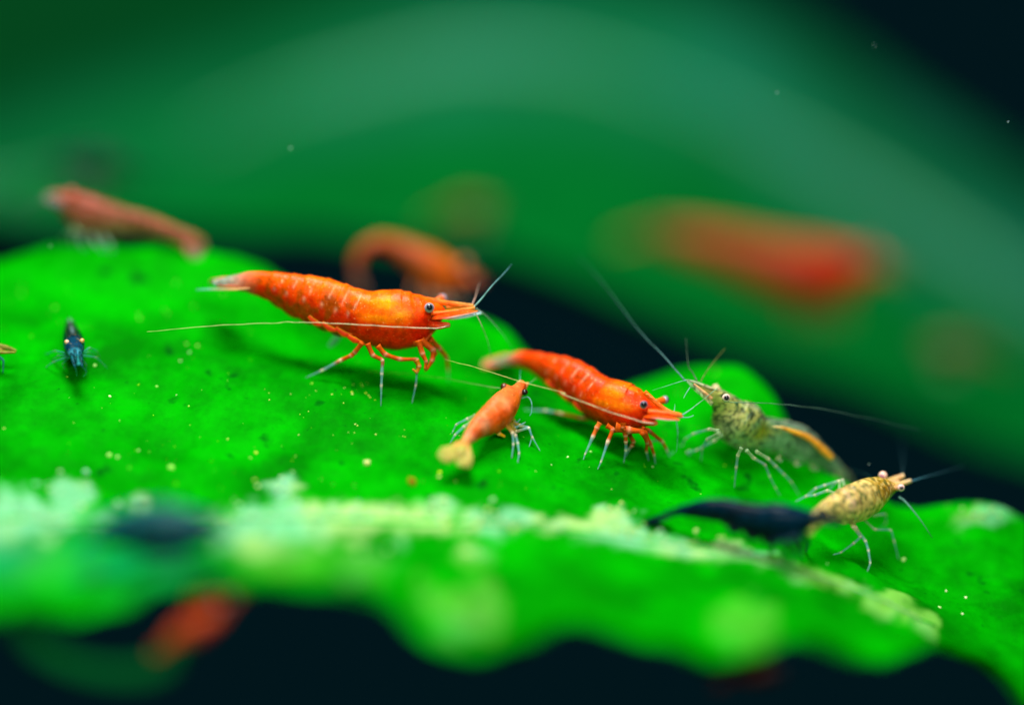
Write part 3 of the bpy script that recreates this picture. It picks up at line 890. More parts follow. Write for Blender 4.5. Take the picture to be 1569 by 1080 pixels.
s.leg(G([(560, 700), (620, 765), (715, 820), (750, 912), (800, 1010), (840, 1078)]), -1.0, 'glass', 0.15)
s.leg(G([(640, 710), (740, 770), (800, 830), (870, 900), (930, 960), (1000, 1078)]), -0.6, 'glass', 0.15)
for (pp, dd) in (([(840, 740), (820, 775), (860, 790)], 1.0), ([(980, 780), (970, 815), (1010, 825)], 2.0), ([(1100, 815), (1110, 850), (1160, 860)], 3.2)):
    s.plate("swimmeret", [q + (dd,) for q in G(pp)], [2, 4, 2], -FWD, 0.07, gl(0.3))

# ================================================================ yellow shrimp on the right
Wz = lambda q: zm(1220, 690, 5.4, q)
s = Shrimp("pale golden yellow shrimp with pinkish eyes climbing over the right side of the leaf", P(1325, 862, 0))
dors = Wz([(60, 660), (80, 580), (120, 510), (165, 465), (230, 410), (300, 350), (380, 305), (460, 270), (540, 243), (620, 230), (690, 240), (760, 260), (820, 275), (850, 285)])
vent = Wz([(150, 700), (200, 640), (260, 590), (320, 570), (400, 565), (460, 580), (540, 580), (620, 565), (690, 520), (740, 460), (780, 400), (820, 350), (850, 325)])


def pal_yellow(s_, cz, sy, p):
    n1, n2 = nz3(p, 1.6), nz3(p, 2.8, 4.0)
    c = mix(mix(lin(215, 190, 130), lin(225, 190, 85), n1), lin(190, 150, 20), sstep(0.55, 0.75, s_))
    c = mix(c, lin(200, 145, 2), gauss(s_, 0.80, 0.11) * gauss(cz, 0.3, 0.6) * 1.4)
    c = mix(c, lin(240, 190, 165), gauss(s_, 0.42, 0.05) * gauss(cz, 0.4, 0.5) * 0.8)
    c = mix(c, lin(255, 225, 130), sstep(0.58, 0.66, n2) * 0.95)
    c = mix(c, lin(90, 110, 60), sstep(0.42, 0.30, n2) * 0.85)
    for b in (0.28, 0.36, 0.44, 0.51):
        c = mix(c, lin(180, 120, 90), gauss(s_ + 0.03 * cz + 0.02 * n1, b, 0.007) * 0.5 * sstep(0.35, 0.6, n1))
    a = 0.78 - 0.35 * sstep(0.28, 0.12, s_) - 0.3 * sstep(-0.7, -0.95, cz)
    return c + (a,)


s.body(dors, vent, -6.5, 0.8, 38, 0.72, pal_yellow, n=150, ring=44, mat=M_CLEAR, ridge=0.06, seg=[0.05, 0.15, 0.24, 0.32, 0.40, 0.48, 0.55])
pk = lambda a: (lambda s_, cz, sy, p: mix(lin(205, 165, 90), lin(250, 195, 150), s_) + (a,))
s.eye(Wz([(690, 265, 0.6)])[0], Wz([(718, 208, 0.2)])[0], 0.35, -FWD - RGT * 0.5 - UPV * 0.3, lin(240, 170, 110), rim=lin(250, 205, 180), dark=lin(190, 130, 150), core=0.3)
s.eye(Wz([(800, 310, 0.2)])[0], Wz([(868, 308, -0.6)])[0], 0.29, -FWD, lin(240, 185, 130), rim=lin(245, 200, 190), core=0.22)
s.plate("antennule_base", Wz([(760, 255, 0.8), (820, 235, 1.0), (890, 208, 1.2)]), [4.5, 4.5, 3.5], Nf, 0.24, pk(0.97), M_SHELL)
s.plate("antennule_base", Wz([(790, 290, 0.4), (870, 275, 0.6), (950, 250, 0.8)]), [4.5, 4, 3], Nf, 0.22, pk(0.97), M_SHELL)
s.plate("rostrum", Wz([(720, 262, 0.6), (790, 262, 0.7), (850, 258, 0.9)]), [4, 3, 1], UPV, 0.2, pk(0.9), M_SHELL)
s.feeler(Wz([(940, 258, 0.8), (1000, 240, 1), (1080, 215, 1.5), (1188, 188, 2.2)]) + [(1478, 714, 4)], lin(70, 130, 150), lin(40, 70, 80), 0.075, 0.03, 0.9, 0.5)
s.feeler(Wz([(850, 385, 0.2), (900, 420, 0), (980, 510, -0.3), (1060, 620, -0.5), (1130, 720, -0.8)]), CY, lin(20, 110, 40), 0.09, 0.025, 0.8, 0.6)
s.feeler(Wz([(880, 210, 1.4), (882, 120, 4), (880, 0, 7), (870, -110, 9)]), lin(60, 100, 110), lin(30, 60, 70), 0.05, 0.025, 0.6, 0.3, "antennule")
s.feeler(Wz([(620, 215, 1.0), (540, 185, 3), (420, 160, 5)]), lin(40, 80, 85), lin(40, 80, 85), 0.04, 0.025, 0.6, 0.4)
ylw = lin(215, 190, 100)
s.leg(Wz([(430, 560), (470, 630), (535, 715), (480, 765), (370, 845), (305, 862)]), -2.4, 'glass', 0.18, cl=ylw)
s.leg(Wz([(450, 560), (490, 640), (575, 750), (598, 825), (615, 930), (590, 1000)]), -2.0, 'glass', 0.2, cl=ylw)
s.leg(Wz([(560, 570), (650, 655), (785, 655), (810, 745), (850, 905)]), -0.4, 'glass', 0.12)
s.leg(Wz([(360, 330), (360, 250), (235, 290), (165, 312), (90, 375), (0, 420)]), -0.4, 'glass', 0.15, contact=False, dfoot=1.0)
s.leg(Wz([(330, 360), (260, 330), (155, 370), (85, 378), (-10, 430)]), -1.0, 'glass', 0.15, contact=False, dfoot=0.5)
s.leg(Wz([(400, 300), (385, 245), (330, 265), (270, 330)]), 0.3, 'glass', 0.17, contact=False, dfoot=1.0)
s.leg(Wz([(640, 540), (740, 525), (745, 600), (700, 650)]), 0.4, 'glass', 0.11)

# ================================================================ dark blue shrimp by the midrib
Kz = lambda q: [r_[:2] + tuple(v_ - 1.2 for v_ in r_[2:]) for r_ in zm(980, 680, 2.664, q)]
DB, DB2 = lin(0, 20, 32), lin(0, 36, 54)
s = Shrimp("large near-black blue shrimp lying along the pale midrib", P(1215, 850, -7))
dors = Kz([(60, 312), (110, 275), (180, 247), (260, 224), (340, 222), (440, 240), (500, 244), (540, 238), (620, 246), (690, 266), (740, 288), (775, 300)])
vent = Kz([(60, 318), (100, 303), (170, 292), (240, 305), (340, 322), (400, 350), (480, 378), (560, 398), (620, 395), (660, 370), (710, 335), (775, 312)])
s.body(dors, vent, -7.7, -10.2, 20, 0.72, pal_flat(DB2, DB, (0.001, 0.006, 0.012), 0.99, 0.8, front=lin(0, 36, 56)), n=110, ring=32, mat=M_LEG)
dk = lambda s_, cz, sy, p: DB + (0.85,)
s.plate("tail_fan", Kz([(130, 285, -6.5), (80, 305, -6.4), (20, 322, -6.2)]), [8, 12, 4], UPV - FWD * 0.4, 0.14, dk)
s.plate("tail_fan", Kz([(130, 280, -6), (70, 300, -5.8), (30, 312, -5.6)]), [7, 9, 3], UPV - FWD * 0.1, 0.14, dk)
s.plate("rostrum", Kz([(720, 285, -9), (780, 300, -9.2), (830, 312, -9.4)]), [4, 3, 1], UPV, 0.25, dk)
s.plate("antennal_scale", Kz([(740, 308, -10), (790, 316, -10.2), (830, 322, -10.4)]), [6, 8, 3], UPV - FWD * 0.6, 0.15, dk)
s.eye(Kz([(715, 300, -9.5)])[0], Kz([(720, 298, -10.6)])[0], 0.4, -FWD, DB, rim=lin(20, 50, 60))
s.eye(Kz([(740, 290, -8.5)])[0], Kz([(748, 284, -7.6)])[0], 0.4, FWD, DB, rim=lin(20, 50, 60))
for pp, dr in (([(560, 390), (545, 420), (530, 445)], -10.2), ([(590, 392), (600, 430), (585, 470)], -10.6), ([(620, 385), (640, 430), (625, 478)], -11.0),
               ([(640, 380), (665, 420), (660, 470)], -10.6), ([(660, 365), (690, 400), (680, 440)], -9.4)):
    s.leg(Kz(pp), dr, 'dark', 0.26, tip=0.12)
for pp in ([(360, 335), (380, 352), (410, 360)], [(430, 360), (455, 378), (490, 384)], [(500, 382), (520, 398), (550, 402)]):
    s.plate("swimmeret", [q + (-9.4,) for q in Kz(pp)], [3, 6, 3], -FWD, 0.15, dk)
s.feeler(Kz([(760, 320, -10), (700, 345, -11), (560, 330, -11.5), (380, 300, -11)]), lin(20, 60, 80), lin(20, 60, 80), 0.04, 0.02, 0.8, 0.5)
s.feeler(Kz([(815, 312, -9.2), (850, 300, -9), (890, 330, -9)]), lin(20, 60, 80), lin(20, 60, 80), 0.04, 0.02, 0.5, 0.3, "antennule")

# ================================================================ tiny blue shrimp facing the lens
T = lambda q: zm(60, 470, 8.307, q)
s = Shrimp("tiny dark blue shrimp with pale orange eyes facing out from the upper leaf", P(115, 578, 0))


def pal_blue(s_, cz, sy, p):
    n1, n2 = nz3(p, 2.0), nz3(p, 5.0, 3.0)
    c = mix(lin(0, 8, 16), lin(0, 20, 34), n1)
    c = mix(c, lin(6, 66, 92), sstep(0.62, 0.72, s_) * (0.3 + 0.8 * n2))
    c = mix(c, lin(70, 180, 195), sstep(0.86, 0.98, s_) * 0.8)
    c = mix(c, lin(150, 185, 190), gauss(sy, 0, 0.16) * sstep(0.5, 0.9, cz) * sstep(0.5, 0.62, n2) * sstep(0.65, 0.5, s_))
    return c + (0.97 - 0.2 * sstep(0.8, 1, s_),)


s.body_axis(T([(385, 165, 4.5, 2, 2), (390, 215, 3.8, 7, 7), (405, 300, 2.6, 11, 10), (425, 390, 1.2, 14.5, 13), (440, 470, 0.0, 16.5, 15), (447, 540, -1.2, 15, 13),
               (455, 600, -2.0, 11, 9), (470, 640, -2.4, 5, 5)]), Vector((0, -0.25, 1)), pal_blue, n=100, ring=32)
pe = lin(215, 160, 100)
s.eye(T([(400, 465, -0.8)])[0], T([(350, 450, -1.2)])[0], 0.20, -RGT - FWD * 0.5 + UPV * 0.3, pe, rim=lin(225, 190, 150), dark=lin(215, 150, 90), core=0.3)
s.eye(T([(500, 450, -0.8)])[0], T([(545, 432, -1.2)])[0], 0.19, RGT - FWD * 0.5 + UPV * 0.3, pe, rim=lin(225, 180, 110), dark=lin(210, 140, 80), core=0.3)
tb = lambda s_, cz, sy, p: mix(lin(20, 105, 120), (0.004, 0.02, 0.03), sstep(0.42, 0.55, nz3(p, 4))) + (0.6,)
s.plate("antennule_base", T([(415, 590, -2.2), (425, 670, -2.8), (455, 765, -3.2)]), [3, 3, 1.8], -FWD, 0.15, tb)
s.plate("antennule_base", T([(520, 580, -2.2), (530, 670, -2.8), (545, 760, -3.2)]), [3, 3, 1.8], -FWD, 0.15, tb)
s.plate("rostrum", T([(455, 560, -2.2), (462, 630, -2.8), (470, 700, -3.2)]), [3, 2.2, 0.8], -FWD, 0.2, tb)
s.plate("antennal_scale", T([(500, 610, -2.2), (500, 690, -2.8), (500, 740, -3.2)]), [4, 5, 2], -FWD, 0.1, lambda s_, cz, sy, p: lin(50, 165, 160) + (0.5,))
s.plate("tail_fan", T([(380, 215, 7), (300, 235, 7.4), (225, 235, 7.8)]), [2, 3.5, 2], -FWD, 0.1, lambda s_, cz, sy, p: lin(60, 185, 140) + (0.6,))
s.plate("tail_fan", T([(420, 215, 7), (500, 200, 7.4), (585, 185, 7.8)]), [2, 3.5, 2.5], -FWD, 0.1, lambda s_, cz, sy, p: lin(60, 190, 140) + (0.6,))
s.feeler(T([(455, 765, -3.2), (470, 820, -3), (480, 880, -2.6)]), lin(30, 120, 120), lin(60, 190, 130), 0.05, 0.03, 0.8, 0.5)
s.feeler(T([(545, 760, -3.2), (600, 830, -2.8), (560, 880, -2.4)]), lin(30, 120, 120), lin(60, 190, 130), 0.05, 0.03, 0.8, 0.5)
for pp in ([(380, 600), (200, 560), (70, 610)], [(380, 620), (240, 620), (165, 680)], [(400, 630), (290, 730), (320, 790)], [(390, 630), (180, 700), (75, 775)],
           [(520, 600), (640, 520), (740, 570), (760, 650)], [(520, 620), (625, 575), (710, 600)], [(530, 620), (720, 640), (860, 775)], [(520, 640), (600, 740), (590, 850)]):
    s.leg(T(pp), -1.6, 'faint', 0.11, tip=0.06)

# ================================================================ snout of a shrimp at the frame's left side
Lz = lambda q: zm(0, 260, 3.0, q)
s = Shrimp("yellow-green shrimp of which only the snout tip reaches over the leaf at the left", P(-20, 565, 0))
dors = [(-330, 500), (-300, 490), (-240, 485), (-170, 492), (-110, 505), (-70, 512), (-30, 520), (-5, 529), (8, 534)]
vent = [(-330, 505), (-300, 512), (-240, 530), (-170, 552), (-110, 565), (-70, 568), (-30, 558), (-5, 545), (8, 538)]
s.body(dors, vent, 1, 0, 20, 0.7, pal_flat(lin(190, 160, 60), lin(170, 150, 70), lin(90, 80, 30), 0.95, 1.5), n=90, ring=28)
sn = lambda s_, cz, sy, p: mix(lin(130, 115, 30), lin(110, 140, 50), nz3(p, 3)) + (0.85,)
s.plate("rostrum", Lz([(-60, 800, 0), (0, 812, 0), (40, 822, 0), (74, 836, 0)]), [4, 3.5, 2.5, 1], UPV, 0.25, sn, M_SHELL)
s.plate("antennal_scale", Lz([(-40, 830, -1), (10, 838, -1), (70, 840, -1)]), [6, 5, 1.5], UPV - FWD * 0.5, 0.14, sn)
s.eye((-40, 528, -0.8), (-38, 524, -1.8), 0.4, -FWD, lin(190, 160, 60))
for pp in ([(-90, 560), (-100, 580), (-92, 605)], [(-60, 562), (-50, 580), (-60, 600)], [(-40, 560), (-10, 540), (5, 552), (4, 572)], [(-120, 562), (-150, 585), (-160, 605)]):
    s.leg(pp, -1, 'dark', 0.2)
s.plate("tail_fan", [(-315, 502, 1), (-350, 510, 1), (-380, 520, 1)], [6, 12, 4], UPV, 0.12, sn)

# ================================================================ pink shrimp on the back ridge
s = Shrimp("faded pink shrimp on the far ridge of the leaf, tail dipping", P(190, 382, 12))
dors = Lz([(950, 320), (900, 290), (850, 275), (780, 245), (700, 208), (600, 182), (540, 160), (450, 130), (360, 100), (320, 96), (280, 105), (250, 112)])
vent = Lz([(925, 385), (870, 385), (810, 345), (740, 312), (640, 300), (540, 300), (450, 305), (370, 285), (325, 250), (300, 215), (275, 185), (250, 165)])
ppk = pal_flat(lin(165, 82, 62), lin(165, 140, 95), lin(105, 66, 26), 0.8, 0.9, front=lin(172, 90, 72), thr=(0.50, 0.64))
s.body(dors, vent, 11, 12, 20, 0.7, ppk, n=90, ring=28)
pf = lambda s_, cz, sy, p: mix(lin(170, 105, 75), lin(130, 140, 115), s_) + (0.75,)
s.plate("tail_fan", Lz([(860, 330, 11), (905, 345, 11), (945, 335, 11)]), [7, 14, 10], -FWD + UPV * .5, 0.14, pf)
s.plate("tail_fan", Lz([(850, 340, 10.5), (890, 375, 10.5), (910, 410, 10.5)]), [7, 13, 8], -FWD + UPV * .5, 0.14, pf)
s.plate("rostrum", Lz([(290, 115, 12), (250, 115, 12), (205, 125, 12)]), [5, 4, 2], UPV, 0.3, pf)
s.plate("antennal_scale", Lz([(290, 160, 11), (245, 145, 11), (200, 140, 11)]), [7, 8, 4], -FWD + UPV * .5, 0.12, lambda s_, cz, sy, p: lin(120, 120, 118) + (0.4,))
s.eye(Lz([(340, 125, 11.5)])[0], Lz([(340, 128, 10.8)])[0], 0.32, -FWD, lin(235, 110, 90), rim=lin(210, 90, 70), dark=lin(190, 75, 55))
s.eye(Lz([(330, 105, 12.5)])[0], Lz([(325, 108, 13)])[0], 0.32, FWD, lin(235, 110, 90))
for pp in ([(360, 280), (330, 310), (345, 350)], [(380, 285), (370, 330), (395, 365)], [(420, 295), (440, 335), (480, 375)], [(470, 300), (500, 340), (515, 380)], [(340, 270), (300, 310), (290, 345)]):
    s.leg(Lz(pp), 11, 'glass', 0.18)
s.feeler(Lz([(210, 140, 11.5), (150, 160, 11.5), (60, 260, 11.5)]), lin(120, 150, 150), lin(60, 110, 90), 0.05, 0.03, 0.6, 0.4)

# ================================================================ curled orange shrimp behind
s = Shrimp("blurred orange shrimp with its tail curled into a hook behind the largest shrimp", P(660, 462, 20))
pc = pal_flat(lin(165, 72, 36), lin(200, 85, 12), lin(140, 65, 35), 0.95, 0.9, front=lin(215, 95, 3), tail=lin(125, 80, 65), thr=(0.6, 0.75))
s.body_axis([(551, 440, 19, 6, 5), (545, 418, 19, 8, 7), (547, 396, 19, 10, 9), (560, 378, 19, 12, 11), (583, 370, 19.5, 14, 13), (606, 376, 20, 18, 16), (630, 390, 20, 24, 24),
             (655, 404, 20, 27, 28), (680, 416, 20, 24, 25), (703, 424, 20, 16, 16), (722, 428, 20, 8, 8), (733, 430, 20, 4, 4)], UPV + FWD * -0.2, pc, n=100, ring=30)
cf = lambda s_, cz, sy, p: lin(125, 85, 75) + (0.65,)
s.plate("tail_fan", [(548, 420, 19), (550, 438, 19), (556, 452, 19)], [7, 11, 7], -FWD, 0.14, cf)
s.plate("rostrum", [(700, 412, 20), (722, 420, 20), (742, 428, 20)], [4, 3, 1.5], UPV, 0.3, cf)
s.plate("antennal_scale", [(705, 430, 19), (725, 434, 19), (742, 432, 19)], [6, 7, 3], UPV, 0.15, cf)
s.eye((705, 415, 18.8), (707, 412, 18.2), 0.4, -FWD, lin(220, 110, 50))
s.eye((708, 408, 21), (711, 404, 21.6), 0.4, FWD, lin(220, 110, 50))
for pp in ([(640, 425), (632, 445), (640, 470)], [(655, 430), (655, 450), (662, 475)], [(670, 438), (682, 455), (690, 478)], [(685, 438), (702, 455), (706, 480)], [(662, 432), (668, 452), (676, 478)]):
    s.leg(pp, 19, 'orange', 0.22, contact=False)

# ================================================================ the far leaf
XF = np.arange(-500, 2100, 20.0)
f0 = [(-500, 380), (0, 335), (350, 345), (560, 375), (800, 410), (1000, 485), (1300, 590), (1569, 700), (2100, 900)]
f2 = [(-500, 400), (0, 318), (200, 262), (450, 150), (700, 85), (900, 100), (1100, 175), (1300, 275), (1500, 405), (1700, 540), (2100, 760)]
f3 = [(-500, -420), (0, -330), (400, -230), (650, -120), (850, -60), (1000, -25), (1150, 30), (1300, 110), (1430, 200), (1569, 310), (1800, 480), (2100, 700)]
one = np.ones_like(XF)
fr0 = (row(f0, XF, 6), 58 * one)
fr2 = (row(f2, XF, 8), 108 * one)
fr3 = (row(f3, XF, 8), 140 * one)
frb = (fr0[0] + 6, 66 * one)
fr1 = (fr0[0] * 0.52 + fr2[0] * 0.48, 80 * one)
fr4 = (fr3[0] + 10, 150 * one)
NF = 90
frows, fv = sheet([frb, fr0, fr1, fr2, fr3, fr4], NF)
fverts, fcols = [], []
teal = lin(24, 110, 84)  # wide pale band along the midrib, mixed in through vertex alpha
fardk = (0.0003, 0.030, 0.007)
for j in range(NF):
    py, dd = frows[j]
    for i, x in enumerate(XF):
        p = P(x, py[i], dd[i])
        p = p + UPV * (3.0 * noise.noise(p * 0.03) + 0.8 * noise.noise(p * 0.1))
        fverts.append(p)
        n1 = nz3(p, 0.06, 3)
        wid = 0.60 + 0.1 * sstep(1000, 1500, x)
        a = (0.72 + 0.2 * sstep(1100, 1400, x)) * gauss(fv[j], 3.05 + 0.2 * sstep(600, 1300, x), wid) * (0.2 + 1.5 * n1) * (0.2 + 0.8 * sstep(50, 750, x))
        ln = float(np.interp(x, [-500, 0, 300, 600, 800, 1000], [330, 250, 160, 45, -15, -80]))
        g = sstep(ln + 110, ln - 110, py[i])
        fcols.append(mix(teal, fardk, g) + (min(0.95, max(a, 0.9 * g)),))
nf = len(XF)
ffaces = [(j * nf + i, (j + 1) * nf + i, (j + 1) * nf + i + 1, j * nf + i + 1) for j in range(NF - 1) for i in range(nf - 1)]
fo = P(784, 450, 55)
fl = thing("broad_leaf", "huge blurred dark green leaf arching behind everything, greyish teal band along its midrib", "leaf", fo)
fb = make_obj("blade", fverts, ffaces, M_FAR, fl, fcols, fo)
sm = fb.modifiers.new("thickness", 'SOLIDIFY')
sm.thickness = 0.0005
sm.offset = 0
# the raised rib along the teal band
ribc = [P(x, float(np.interp(x, XF, fr2[0])), 107.2) for x in np.arange(-300, 1900, 50)]
tube("midrib", spline(ribc, 2), [0.9 + 0.3 * math.sin(k * 0.2) for k in range((len(ribc) - 1) * 2 + 1)], lambda s_, cz, sy, p: lin(80, 150, 115) + (1.0,), M_CRUST, fl, fo, 8)

# ================================================================ red shrimp on the far leaf and faint ones beyond
s = Shrimp("strongly blurred red shrimp far behind, on the lower edge of the huge dark leaf", P(1230, 500, 50))
pr = pal_flat(lin(165, 56, 14), lin(182, 34, 4), lin(130, 62, 18), 0.98, 0.5, tail=lin(120, 86, 32), front=lin(200, 22, 2))
s.body([(985, 352), (1010, 342), (1060, 345), (1110, 352), (1160, 360), (1210, 368), (1260, 374), (1310, 384), (1345, 396), (1360, 404)],
       [(985, 372), (1020, 380), (1070, 398), (1110, 415), (1160, 438), (1205, 462), (1245, 470), (1290, 455), (1330, 425), (1360, 412)], 52, 50, 20, 0.72, pr, n=90, ring=30)
rf = lambda s_, cz, sy, p: lin(112, 86, 36) + (0.85,)
s.plate("tail_fan", [(1010, 358, 52), (975, 362, 52), (940, 372, 52)], [10, 20, 10], UPV - FWD * .5, 0.2, rf)
s.plate("rostrum", [(1330, 398, 50), (1355, 405, 50), (1380, 412, 50)], [5, 4, 2], UPV, 0.4, rf)
s.plate("antennal_scale", [(1335, 415, 49), (1360, 420, 49), (1385, 420, 49)], [8, 9, 4], UPV, 0.2, rf)
s.eye((1322, 398, 48.6), (1324, 396, 47.8), 0.5, -FWD, lin(190, 40, 10))
s.eye((1326, 392, 51), (1328, 388, 51.8), 0.5, FWD, lin(190, 40, 10))
for x in (1215, 1235, 1255, 1275, 1290):
    s.leg([(x, 455), (x + 6, 485), (x - 4, 512)], 50, 'orange', 0.35, contact=False, dfoot=52, orange=0.8, cl=lin(170, 35, 8))

for lab, (cx, cy, d_, sc_, flip) in (("faint brownish orange shrimp far behind, above the hook-tailed orange shrimp", (718, 322, 52, 0.62, 1)),
                                     ("faint brown shrimp low on the right end of the huge dark leaf", (1470, 535, 55, 0.75, -1)),
                                     ("dim dark teal shrimp far behind, above the faded pink shrimp", (145, 256, 45, 0.85, -1))):
    s = Shrimp(lab, P(cx, cy + 40 * sc_, d_))
    bc = lin(104, 84, 24) if flip > 0 else (lin(92, 92, 48) if cx > 500 else lin(0, 36, 38))
    pb = pal_flat(bc, mix(bc, (0.05, 0.03, 0.01), 0.3), mix(bc, (0, 0, 0), 0.3), 0.97, 0.5)
    tx = lambda x, y: (cx + flip * x * sc_, cy + y * sc_)
    s.body([tx(-75, 14), tx(-50, -8), tx(-20, -22), tx(10, -26), tx(45, -20), tx(75, -4)], [tx(-75, 20), tx(-45, 20), tx(-20, 26), tx(15, 36), tx(50, 20), tx(75, 2)],
           d_, d_, 20, 0.72, pb, n=60, ring=24)
    s.plate("tail_fan", [tx(-68, 14) + (d_,), tx(-88, 22) + (d_,), tx(-105, 32) + (d_,)], [6, 12, 6], UPV - FWD * .5, 0.2, lambda s_, cz, sy, p: bc + (0.8,))
    s.eye(tx(62, -4) + (d_ - 1,), tx(64, -6) + (d_ - 1.6,), 0.5, -FWD, bc)
    for x in (0, 15, 30):
        s.leg([tx(x, 26), tx(x + 5, 42), tx(x - 3, 58)], d_, 'glass', 0.3, contact=False)

# ================================================================ foreground, out of focus
s = Shrimp("blurred dark teal shrimp in the left foreground, in front of the pale midrib", P(240, 870, -22))
pt = pal_flat(lin(0, 88, 96), lin(0, 70, 84), (0.0, 0.04, 0.055), 0.97, 0.6)
s.body([(140, 808), (168, 788), (200, 776), (230, 770), (260, 770), (292, 778), (322, 792), (350, 808)],
       [(140, 826), (170, 836), (205, 846), (235, 853), (265, 853), (297, 843), (328, 829), (350, 815)], -23, -24, 20, 0.7, pt, n=70, ring=24)
tl = lambda s_, cz, sy, p: lin(0, 110, 105) + (0.8,)
s.plate("tail_fan", [(165, 818, -23), (140, 825, -23), (118, 836, -27)], [6, 12, 6], UPV - FWD * .5, 0.15, tl)
s.plate("rostrum", [(325, 810, -24), (345, 814, -24), (362, 818, -24)], [4, 3, 1], UPV, 0.25, tl)
s.eye((322, 812, -24.8), (324, 810, -25.4), 0.35, -FWD, lin(0, 70, 80))
s.eye((326, 808, -23), (328, 805, -22.4), 0.35, FWD, lin(0, 70, 80))
for x in (225, 240, 255, 270, 285):
    s.leg([(x, 832), (x - 6, 852), (x - 12, 876)], -24.5, 'dark', 0.2)
s.feeler([(340, 818, -25), (300, 850, -26), (180, 870, -27)], lin(0, 120, 110), lin(0, 120, 110), 0.06, 0.03, 0.8, 0.5)

s = Shrimp("blurred red-orange shrimp hanging under the front margin of the leaf", P(340, 915, -25))
pu = pal_flat(lin(205, 76, 26), lin(160, 44, 22), lin(120, 40, 20), 0.97, 0.6, front=lin(240, 100, 30))
s.body_axis([(252, 990, -26, 5, 5), (260, 984, -26, 10, 11), (272, 976, -26, 14, 16), (289, 966, -26, 17, 19), (308, 957, -26, 17, 19), (328, 943, -26, 12, 13), (345, 925, -26, 9, 10), (358, 915, -26, 4, 4)],
            UPV - FWD * 0.3, pu, n=70, ring=26)
uf = lambda s_, cz, sy, p: lin(150, 55, 28) + (0.8,)
s.plate("tail_fan", [(254, 986, -26), (244, 994, -26), (234, 1002, -26)], [5, 11, 6], UPV - FWD, 0.15, uf)
s.plate("antennal_scale", [(345, 925, -26), (358, 915, -26), (372, 908, -26)], [5, 6, 2], UPV - FWD, 0.15, uf)
s.eye((338, 926, -26.8), (340, 923, -27.6), 0.4, -FWD, lin(180, 70, 25))
for x, y in ((300, 928), (315, 925), (325, 920)):
    s.leg([(x, y), (x - 8, y - 14), (x + 2, y - 30)], -25.5, 'orange', 0.25, contact=False, dfoot=-24, orange=2)

s = Shrimp("dim red shrimp tucked beneath the leaf's scalloped front margin, lower right", P(1160, 1010, -30))
s.body([(1115, 1040), (1130, 1026), (1150, 1020), (1175, 1020), (1195, 1028), (1205, 1034)], [(1115, 1044), (1130, 1046), (1150, 1050), (1175, 1048), (1195, 1042), (1205, 1037)], -20, -20, 20, 0.7,
       pal_flat(lin(62, 20, 15), lin(48, 18, 14), None, 0.97), n=50, ring=20)
s.plate("tail_fan", [(1120, 1042, -20), (1105, 1046, -20), (1092, 1052, -20)], [5, 9, 5], UPV - FWD, 0.15, lambda s_, cz, sy, p: lin(80, 25, 18) + (0.7,))
s.eye((1190, 1030, -20.6), (1192, 1028, -21.2), 0.35, -FWD, lin(80, 25, 18))
for x in (1155, 1170, 1182):
    s.leg([(x, 1028), (x - 5, 1012), (x + 3, 1000)], -20, 'orange', 0.2, contact=False, orange=2, cl=lin(80, 25, 18))

# dark leaf curling below on the left
arc_o = [(20, 930), (28, 965), (60, 1000), (110, 1022), (170, 1032), (225, 1030), (262, 1012)]
arc_i = [(44, 930), (56, 955), (84, 984), (125, 1003), (175, 1011), (225, 1008), (258, 994)]
ao, ai = smooth(resample(arc_o, 50), 3), smooth(resample(arc_i, 50), 3)
cv, cc_, cfc = [], [], []
NB = 12
for i in range(50):
    for k in range(NB):
        f = k / (NB - 1)
        x, y = ao[i] * (1 - f) + ai[i] * f
        p = P(x, y, -32 + 6 * f + 1.5 * math.sin(i * 0.12))
        cv.append(p + UPV * 0.3 * noise.noise(p * 0.2))
        cc_.append((0, 0, 0, 0))
for i in range(49):
    for k in range(NB - 1):
        a = i * NB + k
        cfc.append((a, a + NB, a + NB + 1, a + 1))
lo = P(140, 1000, -30)
ll = thing("small_leaf", "narrow dark green leaf curling below the big leaf at lower left", "leaf", lo)
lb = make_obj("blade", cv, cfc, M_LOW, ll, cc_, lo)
sm = lb.modifiers.new("thickness", 'SOLIDIFY')
sm.thickness = 0.0005
lst = [P(256, 1004, -29), P(285, 985, -26), P(300, 950, -22), P(290, 920, -16)]
tube("stalk", spline(lst, 5), [0.5] * 16, lambda s_, cz, sy, p: lin(0, 60, 20) + (1.0,), M_CRUST, ll, lo, 8)

# ================================================================ midrib, biofilm, grains on the big leaf
rc = []
for x in np.arange(-240, 1440, 18):
    y = float(np.interp(x, XS, r4[0]))
    h, nrm, dh = on_leaf(x, y)
    if h is None:
        continue
    rc.append(h + nrm * 0.05 + UPV * (0.08 * noise.noise(Vector((x * 0.02, 0, 0)))))
rr = [0.24 * (1 - 0.55 * k / len(rc)) * (0.85 + 0.3 * noise.noise(Vector((k * 0.3, 1, 0)))) for k in range(len(rc))]
tube("midrib", rc, rr, lambda s_, cz, sy, p: mix(mix(lin(95, 180, 125), lin(140, 190, 115), nz3(p, 0.4)), lin(30, 190, 50), sstep(0.5, 0.62, nz3(p, 0.25, 6))) + (1.0,), M_CRUST, leaf, leaf_o, 10)


